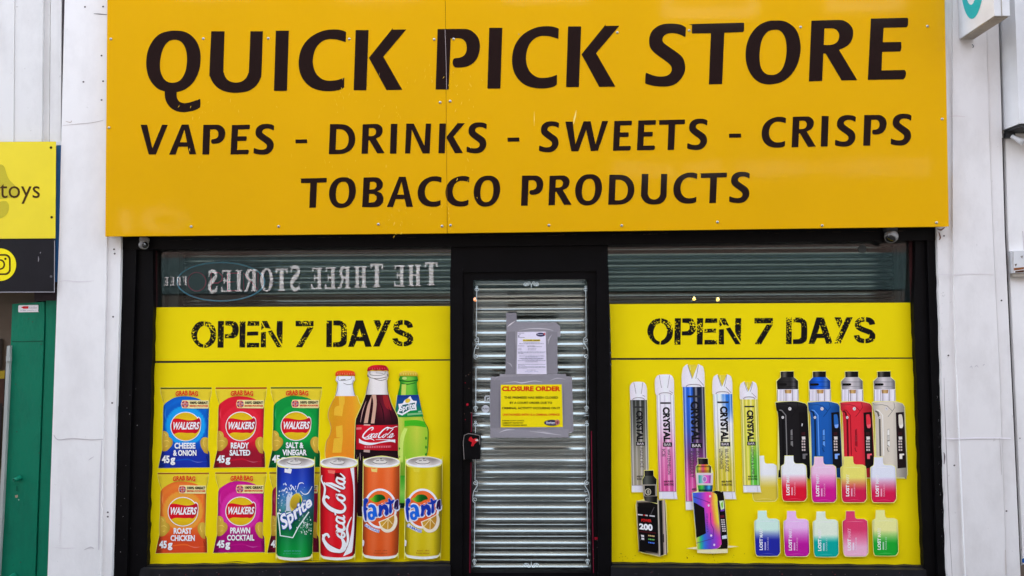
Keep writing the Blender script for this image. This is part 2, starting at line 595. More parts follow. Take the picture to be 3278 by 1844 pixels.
class Art:
    STEP = 0.00011

    def __init__(s, Y, scale=1.0, org=(0, 0), K=None):
        s.Y, s.sc, s.org, s.K = Y, scale, org, K or KP
        s.v, s.f, s.c, s.n = [], [], [], 0
        s.dx = s.dy = 0.0

    def px(s, p):
        return (s.org[0] + p[0] / s.sc + s.dx, s.org[1] + p[1] / s.sc + s.dy)

    def _ink(s, c):
        return k_(c, s.K) + (1.0,)

    def tris(s, verts, faces, col):
        s.n += 1
        Y = s.Y - s.n * s.STEP
        b = len(s.v)
        for p in verts:
            q = s.px(p)
            s.v.append(P(q[0], q[1], Y))
            s.c.append(s._ink(col(p[0], p[1]) if callable(col) else col))
        s.f += [tuple(b + i for i in t) for t in faces]

    def poly(s, loops, col, nx=0, ny=0):
        """filled outline (+ holes); a callable colour is sampled on an nx by ny cut of the shape"""
        if not isinstance(loops[0][0], (tuple, list)):
            loops = [loops]
        loops = [clean(l) for l in loops]
        flat = [p for l in loops for p in l]
        tri = tessellate_polygon([[Vector((p[0], p[1], 0)) for p in l] for l in loops])
        if not callable(col):
            return s.tris(flat, tri, col)
        bm = bmesh.new()
        vs = [bm.verts.new((p[0], p[1], 0)) for p in flat]
        for t in tri:
            try:
                bm.faces.new([vs[i] for i in t])
            except ValueError:
                pass
        x0, x1 = min(p[0] for p in flat), max(p[0] for p in flat)
        y0, y1 = min(p[1] for p in flat), max(p[1] for p in flat)
        for k in range(1, nx):
            bmesh.ops.bisect_plane(bm, geom=bm.verts[:] + bm.edges[:] + bm.faces[:], plane_co=(x0 + (x1 - x0) * k / nx, 0, 0), plane_no=(1, 0, 0))
        for k in range(1, ny):
            bmesh.ops.bisect_plane(bm, geom=bm.verts[:] + bm.edges[:] + bm.faces[:], plane_co=(0, y0 + (y1 - y0) * k / ny, 0), plane_no=(0, 1, 0))
        bm.verts.index_update()
        s.tris([tuple(v.co[:2]) for v in bm.verts], [tuple(v.index for v in f.verts) for f in bm.faces], col)
        bm.free()

    def line(s, pts, w, col, n=5, taper=None):
        s.poly(ribbon(pts, w, n, taper), col)

    def text(s, body, quad, col, bold=0.0, arch=0.0, ref=None):
        """lettering stretched over quad = top-left, top-right, bottom-right, bottom-left"""
        v, f = glyph_mesh(body, bold, ref)[:2]
        tl, tr, br, bl = quad
        out = []
        for u, w in v:
            x = (bl[0] * (1 - u) + br[0] * u) * (1 - w) + (tl[0] * (1 - u) + tr[0] * u) * w
            y = (bl[1] * (1 - u) + br[1] * u) * (1 - w) + (tl[1] * (1 - u) + tr[1] * u) * w
            out.append((x, y - arch * (1 - (2 * u - 1) ** 2)))
        s.tris(out, f, col)

    def tbox(s, body, x0, y0, x1, y1, col, bold=0.0, arch=0.0, lean=0.0, rise=0.0, ref=None):
        s.text(body, ((x0 + lean, y0 + rise), (x1 + lean, y0 - rise), (x1, y1 - rise), (x0, y1 + rise)), col, bold, arch, ref)

    def build(s, name, parent=None, label=None, mat=None):
        me = bpy.data.meshes.new(name)
        me.from_pydata(s.v, [], s.f)
        a = me.attributes.new('ink', 'FLOAT_COLOR', 'POINT')
        a.data.foreach_set('color', [x for c in s.c for x in c])
        # every face looks out of the board
        bm = bmesh.new()
        bm.from_mesh(me)
        bm.normal_update()
        bmesh.ops.reverse_faces(bm, faces=[f for f in bm.faces if f.normal.y > 0])
        bm.to_mesh(me)
        bm.free()
        o = link(name, me, mat or M['print'], parent)
        if label:
            o['label'] = label
        return o


# ------------------------------------------------------------------ sign-writer's letters, outlines traced from the sign (zoom pixels, y down)
G = {}
G['Q'] = [[(490, 312), (600, 325), (690, 375), (755, 450), (795, 545), (808, 640), (803, 740), (785, 830), (745, 925), (690, 1000), (610, 1062), (530, 1093), (500, 1097), (500, 1140), (510, 1185), (540, 1222), (590, 1240), (650, 1235), (720, 1215), (798, 1188), (804, 1200), (803, 1280), (785, 1305), (720, 1335), (650, 1350), (580, 1355), (510, 1345), (445, 1315), (395, 1265), (362, 1205), (350, 1145), (350, 1090), (270, 1062), (200, 1000), (150, 920), (122, 830), (112, 740), (118, 640), (140, 550), (178, 470), (235, 395), (300, 348), (390, 320)],
          [(475, 428), (545, 445), (597, 500), (625, 580), (634, 660), (630, 750), (612, 840), (575, 915), (525, 962), (445, 980), (375, 962), (325, 910), (295, 835), (287, 750), (295, 660), (315, 575), (350, 500), (405, 445)]]
G['U'] = [[(945, 320), (1115, 320), (1100, 800), (1105, 850), (1130, 915), (1180, 960), (1255, 978), (1330, 965), (1390, 920), (1420, 855), (1428, 800), (1447, 320), (1605, 320), (1588, 840), (1575, 920), (1540, 990), (1480, 1050), (1390, 1093), (1240, 1108), (1120, 1090), (1030, 1045), (965, 975), (930, 900), (922, 840)]]
G['I'] = [[(1772, 318), (1780, 313), (1930, 313), (1938, 318), (1914, 1076), (1906, 1083), (1755, 1083), (1748, 1076)]]
G['C'] = [[(2671, 330), (2640, 315), (2576, 300), (2500, 297), (2400, 308), (2300, 345), (2210, 400), (2140, 475), (2090, 570), (2066, 690), (2070, 800), (2100, 900), (2160, 985), (2240, 1045), (2340, 1078), (2450, 1087), (2540, 1080), (2610, 1062), (2646, 1035), (2648, 913), (2580, 938), (2520, 950), (2440, 953), (2370, 935), (2305, 885), (2265, 815), (2245, 720), (2255, 620), (2290, 525), (2350, 460), (2420, 425), (2490, 420), (2560, 427), (2666, 458)]]
G['K'] = [[(218, 310), (224, 305), (378, 305), (383, 310), (355, 1070), (349, 1075), (199, 1075), (193, 1070)], [(388, 660), (670, 310), (690, 300), (865, 297), (572, 645), (815, 1070), (612, 1073)]]
G['P'] = [[(1268, 292), (1590, 290), (1670, 300), (1735, 340), (1785, 400), (1808, 480), (1805, 560), (1785, 640), (1745, 705), (1690, 750), (1620, 777), (1540, 785), (1490, 783), (1465, 750), (1460, 710), (1470, 680), (1490, 665), (1545, 660), (1600, 635), (1632, 590), (1640, 525), (1625, 460), (1585, 420), (1530, 408), (1435, 412), (1410, 1065), (1242, 1065)]]
G['S'] = [[(1872, 275), (1865, 388), (1855, 390), (1810, 368), (1760, 350), (1700, 342), (1640, 350), (1595, 375), (1572, 412), (1575, 450), (1605, 485), (1680, 538), (1755, 590), (1815, 640), (1848, 700), (1862, 775), (1855, 840), (1825, 905), (1775, 965), (1715, 1005), (1640, 1025), (1560, 1028), (1470, 1020), (1400, 1005), (1360, 990), (1350, 975), (1355, 870), (1368, 853), (1420, 875), (1490, 895), (1560, 900), (1625, 890), (1670, 860), (1690, 815), (1683, 770), (1650, 730), (1590, 685), (1500, 620), (1440, 565), (1408, 510), (1400, 440), (1410, 375), (1440, 315), (1495, 265), (1570, 232), (1660, 222), (1760, 227), (1830, 245)]]
G['T'] = [[(1950, 240), (1965, 228), (2608, 210), (2616, 218), (2616, 305), (2600, 330), (2363, 338), (2335, 995), (2165, 1000), (2192, 345), (1955, 348), (1948, 335)]]
G['O'] = [[(450, 182), (550, 190), (640, 235), (705, 300), (745, 390), (763, 500), (760, 600), (735, 710), (690, 810), (620, 900), (520, 970), (380, 1000), (265, 985), (175, 930), (110, 840), (72, 735), (60, 620), (72, 500), (110, 390), (170, 300), (250, 230), (350, 190)],
          [(435, 300), (500, 312), (545, 360), (573, 430), (585, 530), (580, 630), (560, 730), (520, 815), (460, 865), (390, 880), (320, 865), (270, 815), (245, 740), (238, 640), (245, 540), (265, 440), (305, 365), (360, 315)]]
G['R'] = [[(903, 185), (1250, 175), (1330, 190), (1390, 230), (1430, 290), (1437, 360), (1420, 430), (1380, 490), (1320, 530), (1255, 558), (1488, 945), (1290, 950), (1085, 605), (1055, 605), (1040, 955), (870, 963)],
          [(1068, 285), (1170, 282), (1225, 300), (1255, 345), (1258, 395), (1240, 445), (1200, 480), (1140, 495), (1060, 495)]]
G['E'] = [[(1665, 158), (2130, 147), (2140, 160), (2138, 240), (2120, 268), (1827, 275), (1815, 460), (2050, 457), (2055, 530), (2040, 578), (1808, 583), (1800, 822), (2095, 815), (2113, 850), (2105, 905), (2080, 935), (1625, 942)]]
G['V'] = [[(150, 300), (212, 300), (262, 525), (355, 300), (408, 300), (295, 580), (228, 580)]]
G['A'] = [[(545, 296), (610, 296), (683, 580), (618, 580), (600, 507), (512, 507), (485, 582), (424, 582)], [(570, 340), (595, 465), (527, 465)]]
G['D'] = [[(1970, 293), (2090, 295), (2150, 315), (2195, 365), (2210, 430), (2200, 490), (2165, 540), (2110, 570), (2050, 578), (1958, 578)],
          [(2030, 340), (2080, 342), (2120, 365), (2145, 410), (2145, 465), (2125, 510), (2080, 535), (2022, 536)]]
G['B'] = [[(2292, 805), (2410, 803), (2450, 820), (2475, 855), (2472, 895), (2450, 922), (2420, 937), (2460, 955), (2480, 1000), (2475, 1045), (2440, 1080), (2380, 1090), (2278, 1088)],
          [(2352, 847), (2390, 845), (2412, 860), (2415, 890), (2398, 915), (2348, 922)], [(2345, 960), (2390, 962), (2415, 985), (2415, 1015), (2395, 1040), (2340, 1047)]]
G['N'] = [[(128, 288), (200, 288), (302, 500), (316, 288), (366, 288), (352, 572), (285, 572), (180, 345), (165, 572), (116, 572)]]
G['W'] = [[(1655, 268), (1725, 268), (1752, 485), (1830, 265), (1897, 265), (1945, 485), (2008, 262), (2065, 262), (1968, 545), (1900, 548), (1855, 345), (1780, 550), (1713, 550)]]
G['-'] = [[(1637, 442), (1748, 440), (1750, 474), (1639, 476)]]


def sign_letter(ch, x0, y0, x1, y1):
    """outline loops of a traced letter fitted to the pixel box"""
    g = G[ch]
    allp = [p for l in g for p in l]
    ax0, ax1 = min(p[0] for p in allp), max(p[0] for p in allp)
    ay0, ay1 = min(p[1] for p in allp), max(p[1] for p in allp)
    ls = []
    for l in g:
        q = [(x0 + (p[0] - ax0) * (x1 - x0) / (ax1 - ax0), y0 + (p[1] - ay0) * (y1 - y0) / (ay1 - ay0)) for p in l]
        ls.append(csm(q, 3, 38))
    return [[ls[0]], [ls[1]]] if ch == 'K' else [ls]


def B4(ch, ox, z):      # box of a letter straight from its trace
    allp = [p for l in G[ch] for p in l]
    return (ch, ox + min(p[0] for p in allp) / z, 20 + min(p[1] for p in allp) / z, ox + max(p[0] for p in allp) / z, 20 + max(p[1] for p in allp) / z)


ROW1 = [B4('Q', 440, 4), B4('U', 440, 4), B4('I', 440, 4), B4('C', 440, 4), B4('K', 1084, 4), B4('P', 1084, 4),
        ('I', 1560.3, 89, 1608, 283.5), ('C', 1084 + 2222 / 4, 20 + 255 / 4, 1728 + 243 / 4, 20 + 1052 / 4), ('K', 1728 + 337 / 4, 20 + 250 / 4, 1728 + 1018 / 4, 20 + 1034 / 4),
        B4('S', 1728, 4), B4('T', 1728, 4), B4('O', 2372, 4), B4('R', 2372, 4), B4('E', 2372, 4)]


def zrow(ox, items):
    return [(c, ox + a / 3, 300 + b / 3, ox + d / 3, 300 + e / 3) for c, a, b, d, e in items]


ROW2 = zrow(400, [('V', 150, 298, 410, 583), ('A', 424, 296, 684, 584), ('P', 743, 298, 962, 583), ('E', 1013, 297, 1199, 583), ('S', 1235, 290, 1432, 585), ('-', 1637, 438, 1750, 476), ('D', 1958, 292, 2211, 580), ('R', 2272, 290, 2493, 577), ('I', 2545, 289, 2616, 575)]) + \
    zrow(1258, [('N', 116, 287, 366, 573), ('K', 437, 283, 690, 571), ('S', 707, 275, 900, 572), ('-', 1100, 420, 1214, 460), ('S', 1403, 265, 1594, 562), ('W', 1655, 262, 2066, 552), ('E', 2112, 258, 2294, 547), ('E', 2343, 253, 2525, 543)]) + \
    zrow(2116, [('T', -17, 247, 230, 540), ('S', 252, 240, 446, 540), ('-', 653, 382, 770, 422), ('C', 968, 222, 1200, 518), ('R', 1255, 218, 1487, 515), ('I', 1535, 214, 1610, 507), ('S', 1672, 205, 1871, 508), ('P', 1943, 204, 2166, 498), ('S', 2207, 192, 2405, 497)])
ROW3 = zrow(400, [('T', 1690, 808, 1937, 1095), ('O', 1960, 802, 2217, 1098), ('B', 2278, 803, 2482, 1090)]) + \
    zrow(1258, [('A', -59, 798, 192, 1088), ('C', 238, 793, 466, 1086), ('C', 505, 790, 733, 1083), ('O', 775, 787, 1029, 1085), ('P', 1230, 786, 1443, 1075), ('R', 1493, 785, 1714, 1072), ('O', 1750, 773, 2007, 1073), ('D', 2067, 778, 2318, 1065), ('U', 2382, 770, 2634, 1064)]) + \
    zrow(2116, [('C', 120, 757, 348, 1055), ('T', 383, 758, 633, 1050), ('S', 655, 750, 852, 1050)])

# ------------------------------------------------------------------ ground and street
GZ = 0.0
bm = bmesh.new()
v = [bm.verts.new(p) for p in ((-60, -60, GZ), (60, -60, GZ), (60, 60, GZ), (-60, 60, GZ))]
bm.faces.new(v)
pv = finish('pavement', bm, M['pave'])
pv['kind'] = 'structure'

# ------------------------------------------------------------------ the shop building
YF = 0.0            # front of the pilasters
YFR = 0.055         # front of the black timber
YB = 0.095          # front of the window boards
YG = 0.112          # window glass
YS = 0.33           # shutters
SHOP = empty('shop_building', (0, 0, 0), 'shop with white pilasters and black timber front under the big yellow sign', 'shop')


def jag(p, q, step, amp, seed):
    """ragged line from p to q"""
    r = random.Random(seed)
    n = max(2, int(math.hypot(q[0] - p[0], q[1] - p[1]) / step))
    out = []
    for i in range(n + 1):
        t = i / n
        a = 0 if i in (0, n) else r.uniform(-amp, amp)
        b = 0 if i in (0, n) else r.uniform(-amp, amp)
        dx, dy = q[0] - p[0], q[1] - p[1]
        L = math.hypot(dx, dy)
        out.append((p[0] + dx * t - dy / L * a, p[1] + dy * t + dx / L * a))
    return out


def pilaster(face, strips, label, mat, marks):
    bm = bmesh.new()
    prism_bm(bm, [face], YF, 0.30)
    for poly_, y in strips:
        prism_bm(bm, [poly_], y, 0.30 - y)
    o = finish('pilaster', bm, mat, SHOP, 0.0025)
    o['label'] = label
    for pts, w, c in marks:
        a = Art(YF - 0.0012)
        a.line(pts, w, c, 3, (0.4, 1.0, 0.5))
        a.build('paint_crack', o)
    return o


GREY = (168, 164, 168)
pilaster([(207, -200), (207, 0), (197, 400), (190, 740), (172, 1244), (150, 1900), (319, 1900), (323, 1800), (331, 1244), (342, 780), (345, 600), (347, -200)],
         [([(342, 600)] + [(386, 600), (387, 780), (383, 960), (372, 1300), (371, 1244 + 60), (358, 1800), (355, 1900), (321, 1900), (325, 1800), (333, 1244), (344, 780)], 0.010),
          ([(344, -200), (344, 600), (388, 600), (389, -200)], 0.010)],
         'white pilaster with cracked paint beside the green door post', M['white_paint'],
         [([(172, 1392), (186, 1408), (230, 1404), (290, 1408), (330, 1406)], 4, (176, 172, 174)),
          ([(170, 1753), (215, 1755), (240, 1754)], 3, (204, 202, 204)),
          ([(190, 901), (215, 898), (250, 902), (300, 899)], 3, (200, 197, 200)),
          ([(200, 402), (240, 398), (300, 392), (332, 384)], 2.6, (176, 172, 172)),
          ([(210, 388), (225, 392), (230, 386)], 2.2, (165, 150, 140)),
          ([(300, 44), (320, 45), (343, 47)], 3, (96, 92, 96)),
          ([(193, 1560), (195, 1640), (191, 1740)], 3, (210, 208, 210)),
          ([(326, 1410), (322, 1500), (318, 1640), (316, 1760)], 5, (188, 185, 190)),
          ([(270, 1760), (290, 1752), (300, 1756)], 5, (184, 182, 184)),
          ([(283, 1474), (290, 1468), (300, 1462)], 3, (188, 186, 188)),
          ([(345, 785), (344, 900), (340, 1050), (333, 1244)], 2.4, (176, 173, 176))])
pilaster([(3050, -200), (3050, 740), (3056, 1000), (3063, 1200), (3075, 1500), (3092, 1900), (3224, 1900), (3210, 1500), (3200, 1200), (3178, 740), (3168, 460), (3164, 300), (3160, 200), (3156, -200)],
         [([(3020, -200), (3022, 300), (3030, 700), (2999, 720), (3001, 800)] + jag((3001, 800), (3015, 1244), 26, 1.0, 5) + jag((3015, 1244), (3035, 1900), 26, 1.3, 6) + [(3091, 1900), (3074, 1500), (3062, 1200), (3055, 1000), (3049, 740), (3049, -200)], 0.012),
          ([(3157, -200), (3161, 200), (3169, 460), (3179, 740), (3201, 1200), (3211, 1500), (3225, 1900), (3270, 1900), (3267, 1844), (3242, 1300), (3228, 1000), (3216, 740), (3208, 460), (3204, 300), (3196, 60), (3190, -200)], 0.008)],
         'white pilaster with flaking inner edge next to the black jamb', M['white_paint_warm'],
         [([(3021, 1402), (3060, 1404), (3120, 1402), (3200, 1402), (3236, 1403)], 4, (222, 220, 226)),
          ([(3024, 1407), (3060, 1409), (3120, 1406), (3200, 1407), (3238, 1408)], 2.0, (176, 172, 174)),
          ([(3038, 374), (3060, 371), (3090, 374)], 3, (196, 190, 190)),
          ([(3004, 879), (3060, 880), (3110, 877), (3182, 878)], 3, (198, 194, 196)),
          ([(3063, 1200), (3075, 1500), (3091, 1844)], 5, (226, 230, 234)),
          ([(3022, 1210), (3024, 1300), (3028, 1400), (3034, 1560), (3040, 1700), (3048, 1844)], 2.6, (140, 134, 134)),
          ([(3021, 1448), (3024, 1462), (3022, 1486)], 4.5, (84, 76, 76)),
          ([(3104, 1178), (3110, 1172), (3112, 1180)], 2, (170, 168, 172)), ([(3120, 1176), (3126, 1170), (3132, 1176)], 2, (172, 170, 174)), ([(3146, 1170), (3152, 1166)], 3, (172, 170, 174)),
          ([(3005, 742), (3010, 760), (3006, 768)], 5, (92, 58, 42)), ([(3000, 732), (3012, 736), (3024, 728)], 6, (110, 80, 66)),
          ([(3200, 1400), (3204, 1460), (3206, 1520)], 2.6, (176, 172, 170)), ([(3218, 1760), (3220, 1840)], 5, (190, 184, 180))])

# screw holes in the pilasters' strips
for x, y in ((365, 798), (362, 1014), (359, 1290), (367, 812), (345, 1640), (345, 1654), (3022, 755), (3036, 1138), (3055, 1490), (3206, 962), (3222, 1636), (272, 22), (330, 21), (325, 178), (267, 262), (330, 260), (325, 320)):
    a = Art(YF - 0.0016 if x > 3050 or x < 340 else YF + 0.006)
    a.poly(ell(x, y, 3.2, 2.8, 12), (104, 98, 98))
    a.poly(ell(x - 0.4, y + 0.5, 1.6, 1.5, 10), (48, 44, 44))
    a.build('screw_hole', SHOP)

# wall and roof above the sign (out of frame), floor slab and a dark sheet added inside to stop light leaks
bm = bmesh.new()
box_bm(bm, -3.1, 3.2, 0.31, 0.55, 2.75, 6.2)
box_bm(bm, -3.1, 3.2, 3.8, 4.0, 0.0, 6.2)
box_bm(bm, -3.1, -2.85, 0.55, 3.8, 0.0, 6.2)
box_bm(bm, 2.95, 3.2, 0.55, 3.8, 0.0, 6.2)
finish('wall', bm, M['white_board'], SHOP)
box('roof', -3.2, 3.3, 0.2, 4.1, 6.2, 6.35, M['slate'], SHOP)
box('dark_backing', -2.8, 2.9, 0.60, 0.62, 0.02, 2.7, M['dark'], SHOP)  # near-black sheet added behind the shutters against light leaks

# black timber front
bm = bmesh.new()
Lj = [(300, 700), (489, 700), (489, 860)] + jag((491, 984), (470, 1812), 24, 1.5, 11) + [(452, 1846), (440, 1900), (340, 1900), (352, 1844), (368, 1300), (382, 780)]
prism_bm(bm, [Lj], YFR, 0.038)
Rj = [(2930, 690), (3040, 690), (3040, 1900), (2968, 1900), (2964, 1830)] + jag((2957, 1812), (2924, 969), 24, 1.5, 12) + [(2930, 860)]
prism_bm(bm, [Rj], YFR, 0.038)
prism_bm(bm, [[(2965, 700), (3040, 700), (3060, 1900), (3004, 1900), (2984, 1300)]], 0.035, 0.05)     # raised outer mouldings
prism_bm(bm, [[(340, 700), (440, 700), (430, 1000), (418, 1400), (404, 1900), (330, 1900)]], 0.035, 0.05)
prism_bm(bm, [[(300, 690), (3040, 660), (3040, 768), (1946, 784), (1440, 790), (300, 800)]], 0.032, 0.30)   # head
prism_bm(bm, [[(1443, 740), (1946, 735), (1946, 868), (1443, 872)]], 0.050, 0.28)                       # panel over the door
prism_bm(bm, [[(1441, 860), (1481, 860), (1480, 1400), (1479, 1900), (1440, 1900)]], 0.040, 0.075)          # posts beside the door
prism_bm(bm, [[(1910, 860), (1948, 860), (1957, 1400), (1959, 1900), (1915, 1900), (1912, 1400)]], 0.040, 0.075)
finish('shopfront_frame', bm, M['frame_black'], SHOP, 0.003)

fr = [o for o in SHOP.children if o.name == 'shopfront_frame'][0]
a = Art(0.0305)
r = random.Random(17)
for k in range(70):      # worn strip along the top of the head, just under the sign
    x = r.uniform(400, 2990)
    y = 770 - (x - 400) * 0.0125 + r.uniform(-2.5, 2.5)
    a.line([(x, y), (x + r.uniform(4, 34), y - r.uniform(0, 1))], r.uniform(0.8, 2.0), r.choice([(96, 74, 52), (70, 52, 44), (120, 104, 84), (60, 40, 30)]), 1, (0.2, 1, 0.2))
a.build('worn_edge', fr)
a = Art(0.0338)
for k in range(40):
    t = r.random()
    x, y = 3010 + 22 * t + r.uniform(-14, 3), 1250 + 590 * t
    a.line([(x, y), (x + r.uniform(-1, 1), y + r.uniform(2, 9))], r.uniform(0.6, 1.8), r.choice([(120, 118, 122), (80, 78, 82), (160, 158, 160)]), 1, (0.3, 1, 0.3))
for k in range(16):
    x, y = r.uniform(372, 440), r.uniform(1000, 1800)
    a.poly(ell(x, y, r.uniform(0.7, 1.8), r.uniform(0.8, 2.4), 7), r.choice([(110, 106, 108), (70, 68, 70)]))
a.build('worn_edge', fr)

for nm, pts, lb in (('sill', [(450, 1822), (1441, 1812), (1443, 1900), (430, 1900)], 'dark sill under the window of crisps and drinks'),
                    ('sill', [(1957, 1816), (2964, 1824), (2975, 1900), (1955, 1900)], 'dark sill under the window of vapes')):
    bm = bmesh.new()
    prism_bm(bm, [pts], 0.015, 0.25)
    top = [(pts[0][0] - 6, pts[0][1] - 12)] + jag((pts[0][0] + 12, pts[0][1] - 11), (pts[1][0], pts[1][1] - 11), 30, 1.4, 21) + [(pts[1][0], pts[1][1] + 4), (pts[0][0] - 8, pts[0][1] + 4)]
    prism_bm(bm, [top], 0.060, 0.05)
    o = finish(nm, bm, M['sill_black'], SHOP, 0.003)
    o['label'] = lb
    a = Art(0.0135)
    r = random.Random(len(lb))
    for k in range(20):
        x = r.uniform(pts[0][0] + 60, pts[1][0] - 60)
        y = r.uniform(1826, 1842)
        a.poly(ell(x, y, r.uniform(1, 3), r.uniform(0.8, 2), 7), r.choice([(84, 76, 76), (64, 62, 66), (100, 50, 54), (56, 56, 62)]))
    a.build('paint_fleck', o)


def window(corners, label, red):
    """red timber frame and one pane"""
    bm = bmesh.new()
    for p in red:
        prism_bm(bm, [p], 0.0945, 0.014)
    o = finish('window', bm, M['frame_red'], SHOP)
    o['label'] = label
    g = bmesh.new()
    vs = [g.verts.new(P(x, y, YG)) for x, y in corners]
    g.faces.new(vs)
    finish('glass', g, M['glass'], o)
    return o


w1 = window([(480, 760), (1446, 752), (1446, 1815), (455, 1822)], 'shop window with neon sign behind glass',
            [[(488, 780), (500, 780), (500, 984), (488, 984)], [(490, 770), (1446, 762), (1446, 776), (490, 786)]])
w2 = window([(1944, 750), (2934, 735), (2975, 1824), (1950, 1815)], 'shop window with bare shutter over the vape board',
            [[(2911, 760), (2926, 760), (2925, 970), (2918, 970)], [(1946, 758), (2930, 740), (2930, 752), (1946, 770)]])
a = Art(YG - 0.002)
a.poly(ell(2760, 797, 13.5, 13.5, 24), (72, 78, 80))
a.build('disc_sticker', w2)


# door: timber leaf with pane, lock box, etched border
def ring(o, i):
    return [o, i]


bm = bmesh.new()
leaf_o = [(1480, 866), (1911, 864), (1916, 1905), (1479, 1908)]
leaf_i = [(1514.7, 896), (1880, 894), (1892, 1833), (1508.6, 1834)]
prism_bm(bm, [leaf_o, leaf_i], 0.060, 0.05)
DOOR = finish('door', bm, M['frame_black'], SHOP, 0.002)
a = Art(0.0592)
for pts in ([(1508, 1480), (1506, 1600), (1504, 1834)], [(1893, 1380), (1896, 1600), (1900, 1834)], [(1510, 1320), (1509, 1380)]):
    a.line(pts, 2.6, (110, 20, 44), 3)
r = random.Random(3)
for k in range(30):
    x, y = (r.uniform(1484, 1508), r.uniform(1180, 1480)) if k < 18 else (r.uniform(1898, 1946), r.uniform(1700, 1840))
    a.poly(ell(x, y, r.uniform(0.8, 2.2), r.uniform(0.8, 2.2), 7), r.choice([(150, 30, 50), (120, 112, 110), (90, 70, 60), (60, 60, 64)]))
a.poly(csm([(1492, 1293), (1498, 1290), (1500, 1297), (1494, 1300)]), (170, 24, 44))
a.poly(csm([(1903, 1720), (1916, 1719), (1917, 1727), (1904, 1728)]), (140, 16, 34))
a.build('paint_fleck', DOOR)
g = bmesh.new()
g.faces.new([g.verts.new(P(x, y, 0.085)) for x, y in ((1505, 888), (1890, 888), (1900, 1842), (1500, 1842))])
finish('glass', g, M['glass_door'], DOOR)
bm = bmesh.new()
prism_bm(bm, [[(1485, 1392), (1536, 1391), (1538, 1396), (1537, 1470), (1485, 1470)]], 0.022, 0.06)
lock = finish('lock_box', bm, M['frame_black'], DOOR, 0.003)
a = Art(0.0212)
a.line([(1486, 1470), (1486, 1394), (1530, 1393), (1535, 1400), (1536, 1424)], 1.8, (128, 122, 120), 3)
a.poly(csm([(1502, 1402), (1508, 1398), (1514, 1406), (1526, 1402), (1524, 1410), (1530, 1412), (1520, 1420), (1516, 1428), (1508, 1428), (1511, 1416), (1500, 1410)]), (178, 28, 36))
a.poly(csm([(1521, 1408), (1529, 1405), (1532, 1412), (1523, 1412)]), (190, 180, 176))
a.build('lock_box_chips', DOOR)
a = Art(0.0835, 3.815, (1460, 1180))
a.poly(ell(360, 492, 48, 46, 26), (176, 180, 186))
a.text('PUSH', ((322, 480), (396, 480), (396, 502), (322, 502)), (70, 72, 78), 0.02)
a.build('push_sticker', DOOR, 'round frosted sticker on the pane near the lock')
a = Art(0.0835, 3.815, (1460, 1180))
o_ = [(345, 410), (345, 350), (360, 328), (415, 326), (415, 410)]
a.poly([o_, [(362, 395), (362, 352), (375, 342), (405, 342), (405, 354), (380, 356), (376, 382), (392, 384), (392, 372), (405, 372), (405, 396)]], (166, 172, 176))
a.build('frosted_decal', DOOR)

# etched ornament round the pane (zoom 1440,740 at 1.3125)
ET = (190, 204, 206)
a = Art(0.0838, 1.3125, (1440, 740))


def knot(x, y, s=1):
    a.poly(ell(x, y, 9, 8 * 1.0, 16), ET)
    a.poly(ell(x - 4, y + 1, 3, 3, 10), (70, 84, 84))
    a.poly(ell(x + 4, y + 1, 3, 3, 10), (70, 84, 84))
    a.poly(ell(x, y - 12 * s, 5, 4, 12), ET)
    a.poly(ell(x, y - 12 * s, 2, 1.6, 8), (70, 84, 84))


def spiral(cx, cy, r, start, turns, cw=1):
    pts = []
    for i in range(26):
        t = i / 25
        an = start + cw * 2 * math.pi * turns * t
        rr = r * (1 - 0.8 * t)
        pts.append((cx + rr * math.cos(an), cy + rr * math.sin(an)))
    return pts


def scroll(x, y0, y1, sgn):
    ym = (y0 + y1) / 2
    h = (y1 - y0)
    a.line([(x, y0 - 14), (x, y0 - 2)], 3, ET)
    a.line(spiral(x + 1 * sgn, y0 + 9, 11, -math.pi / 2, 1.35, sgn), 2.8, ET, 2)
    a.line([(x + 10 * sgn, y0 + 12), (x + 8 * sgn, y0 + 24), (x - 4 * sgn, ym - 2), (x - 9 * sgn, y1 - 22), (x - 8 * sgn, y1 - 8)], 3, ET)
    a.line(spiral(x, y1 - 9, 11, math.pi / 2, 1.35, sgn), 2.8, ET, 2)
    a.line([(x - 4 * sgn, ym - 2), (x + 8 * sgn, ym + 2), (x + 10 * sgn, ym - 5)], 2.2, ET)


for x0, x1, s in ((113, 103, 1), (571, 579, -1)):
    xs = lambda y: x0 + (x1 - x0) * (y - 250) / 1150
    knot(xs(245), 245)
    a.line([(xs(252), 252), (xs(436), 436)], 3.0, ET, 2)
    scroll(xs(490), 448, 536, s)
    a.line([(xs(575), 575 if s > 0 else 540), (xs(735), 735)], 3.0, ET, 2)
    knot(xs(742), 742, -1)
    a.line([(xs(776) - 12, 776), (xs(776) + 16, 774)], 2.2, ET, 2)
    knot(xs(812), 812)
    a.line([(xs(820), 820), (xs(1040), 1040)], 3.0, ET, 2)
    scroll(xs(1090), 1048, 1138, s)
    a.line([(xs(1140), 1140), (xs(1370), 1370)], 3.0, ET, 2)
    knot(xs(1385), 1385, -1)
a.line([(380, 206), (568, 205)], 2.4, ET, 2)
a.line([(130, 1412), (310, 1410)], 2.0, ET, 2)
a.line([(375, 1410), (560, 1411)], 2.0, ET, 2)
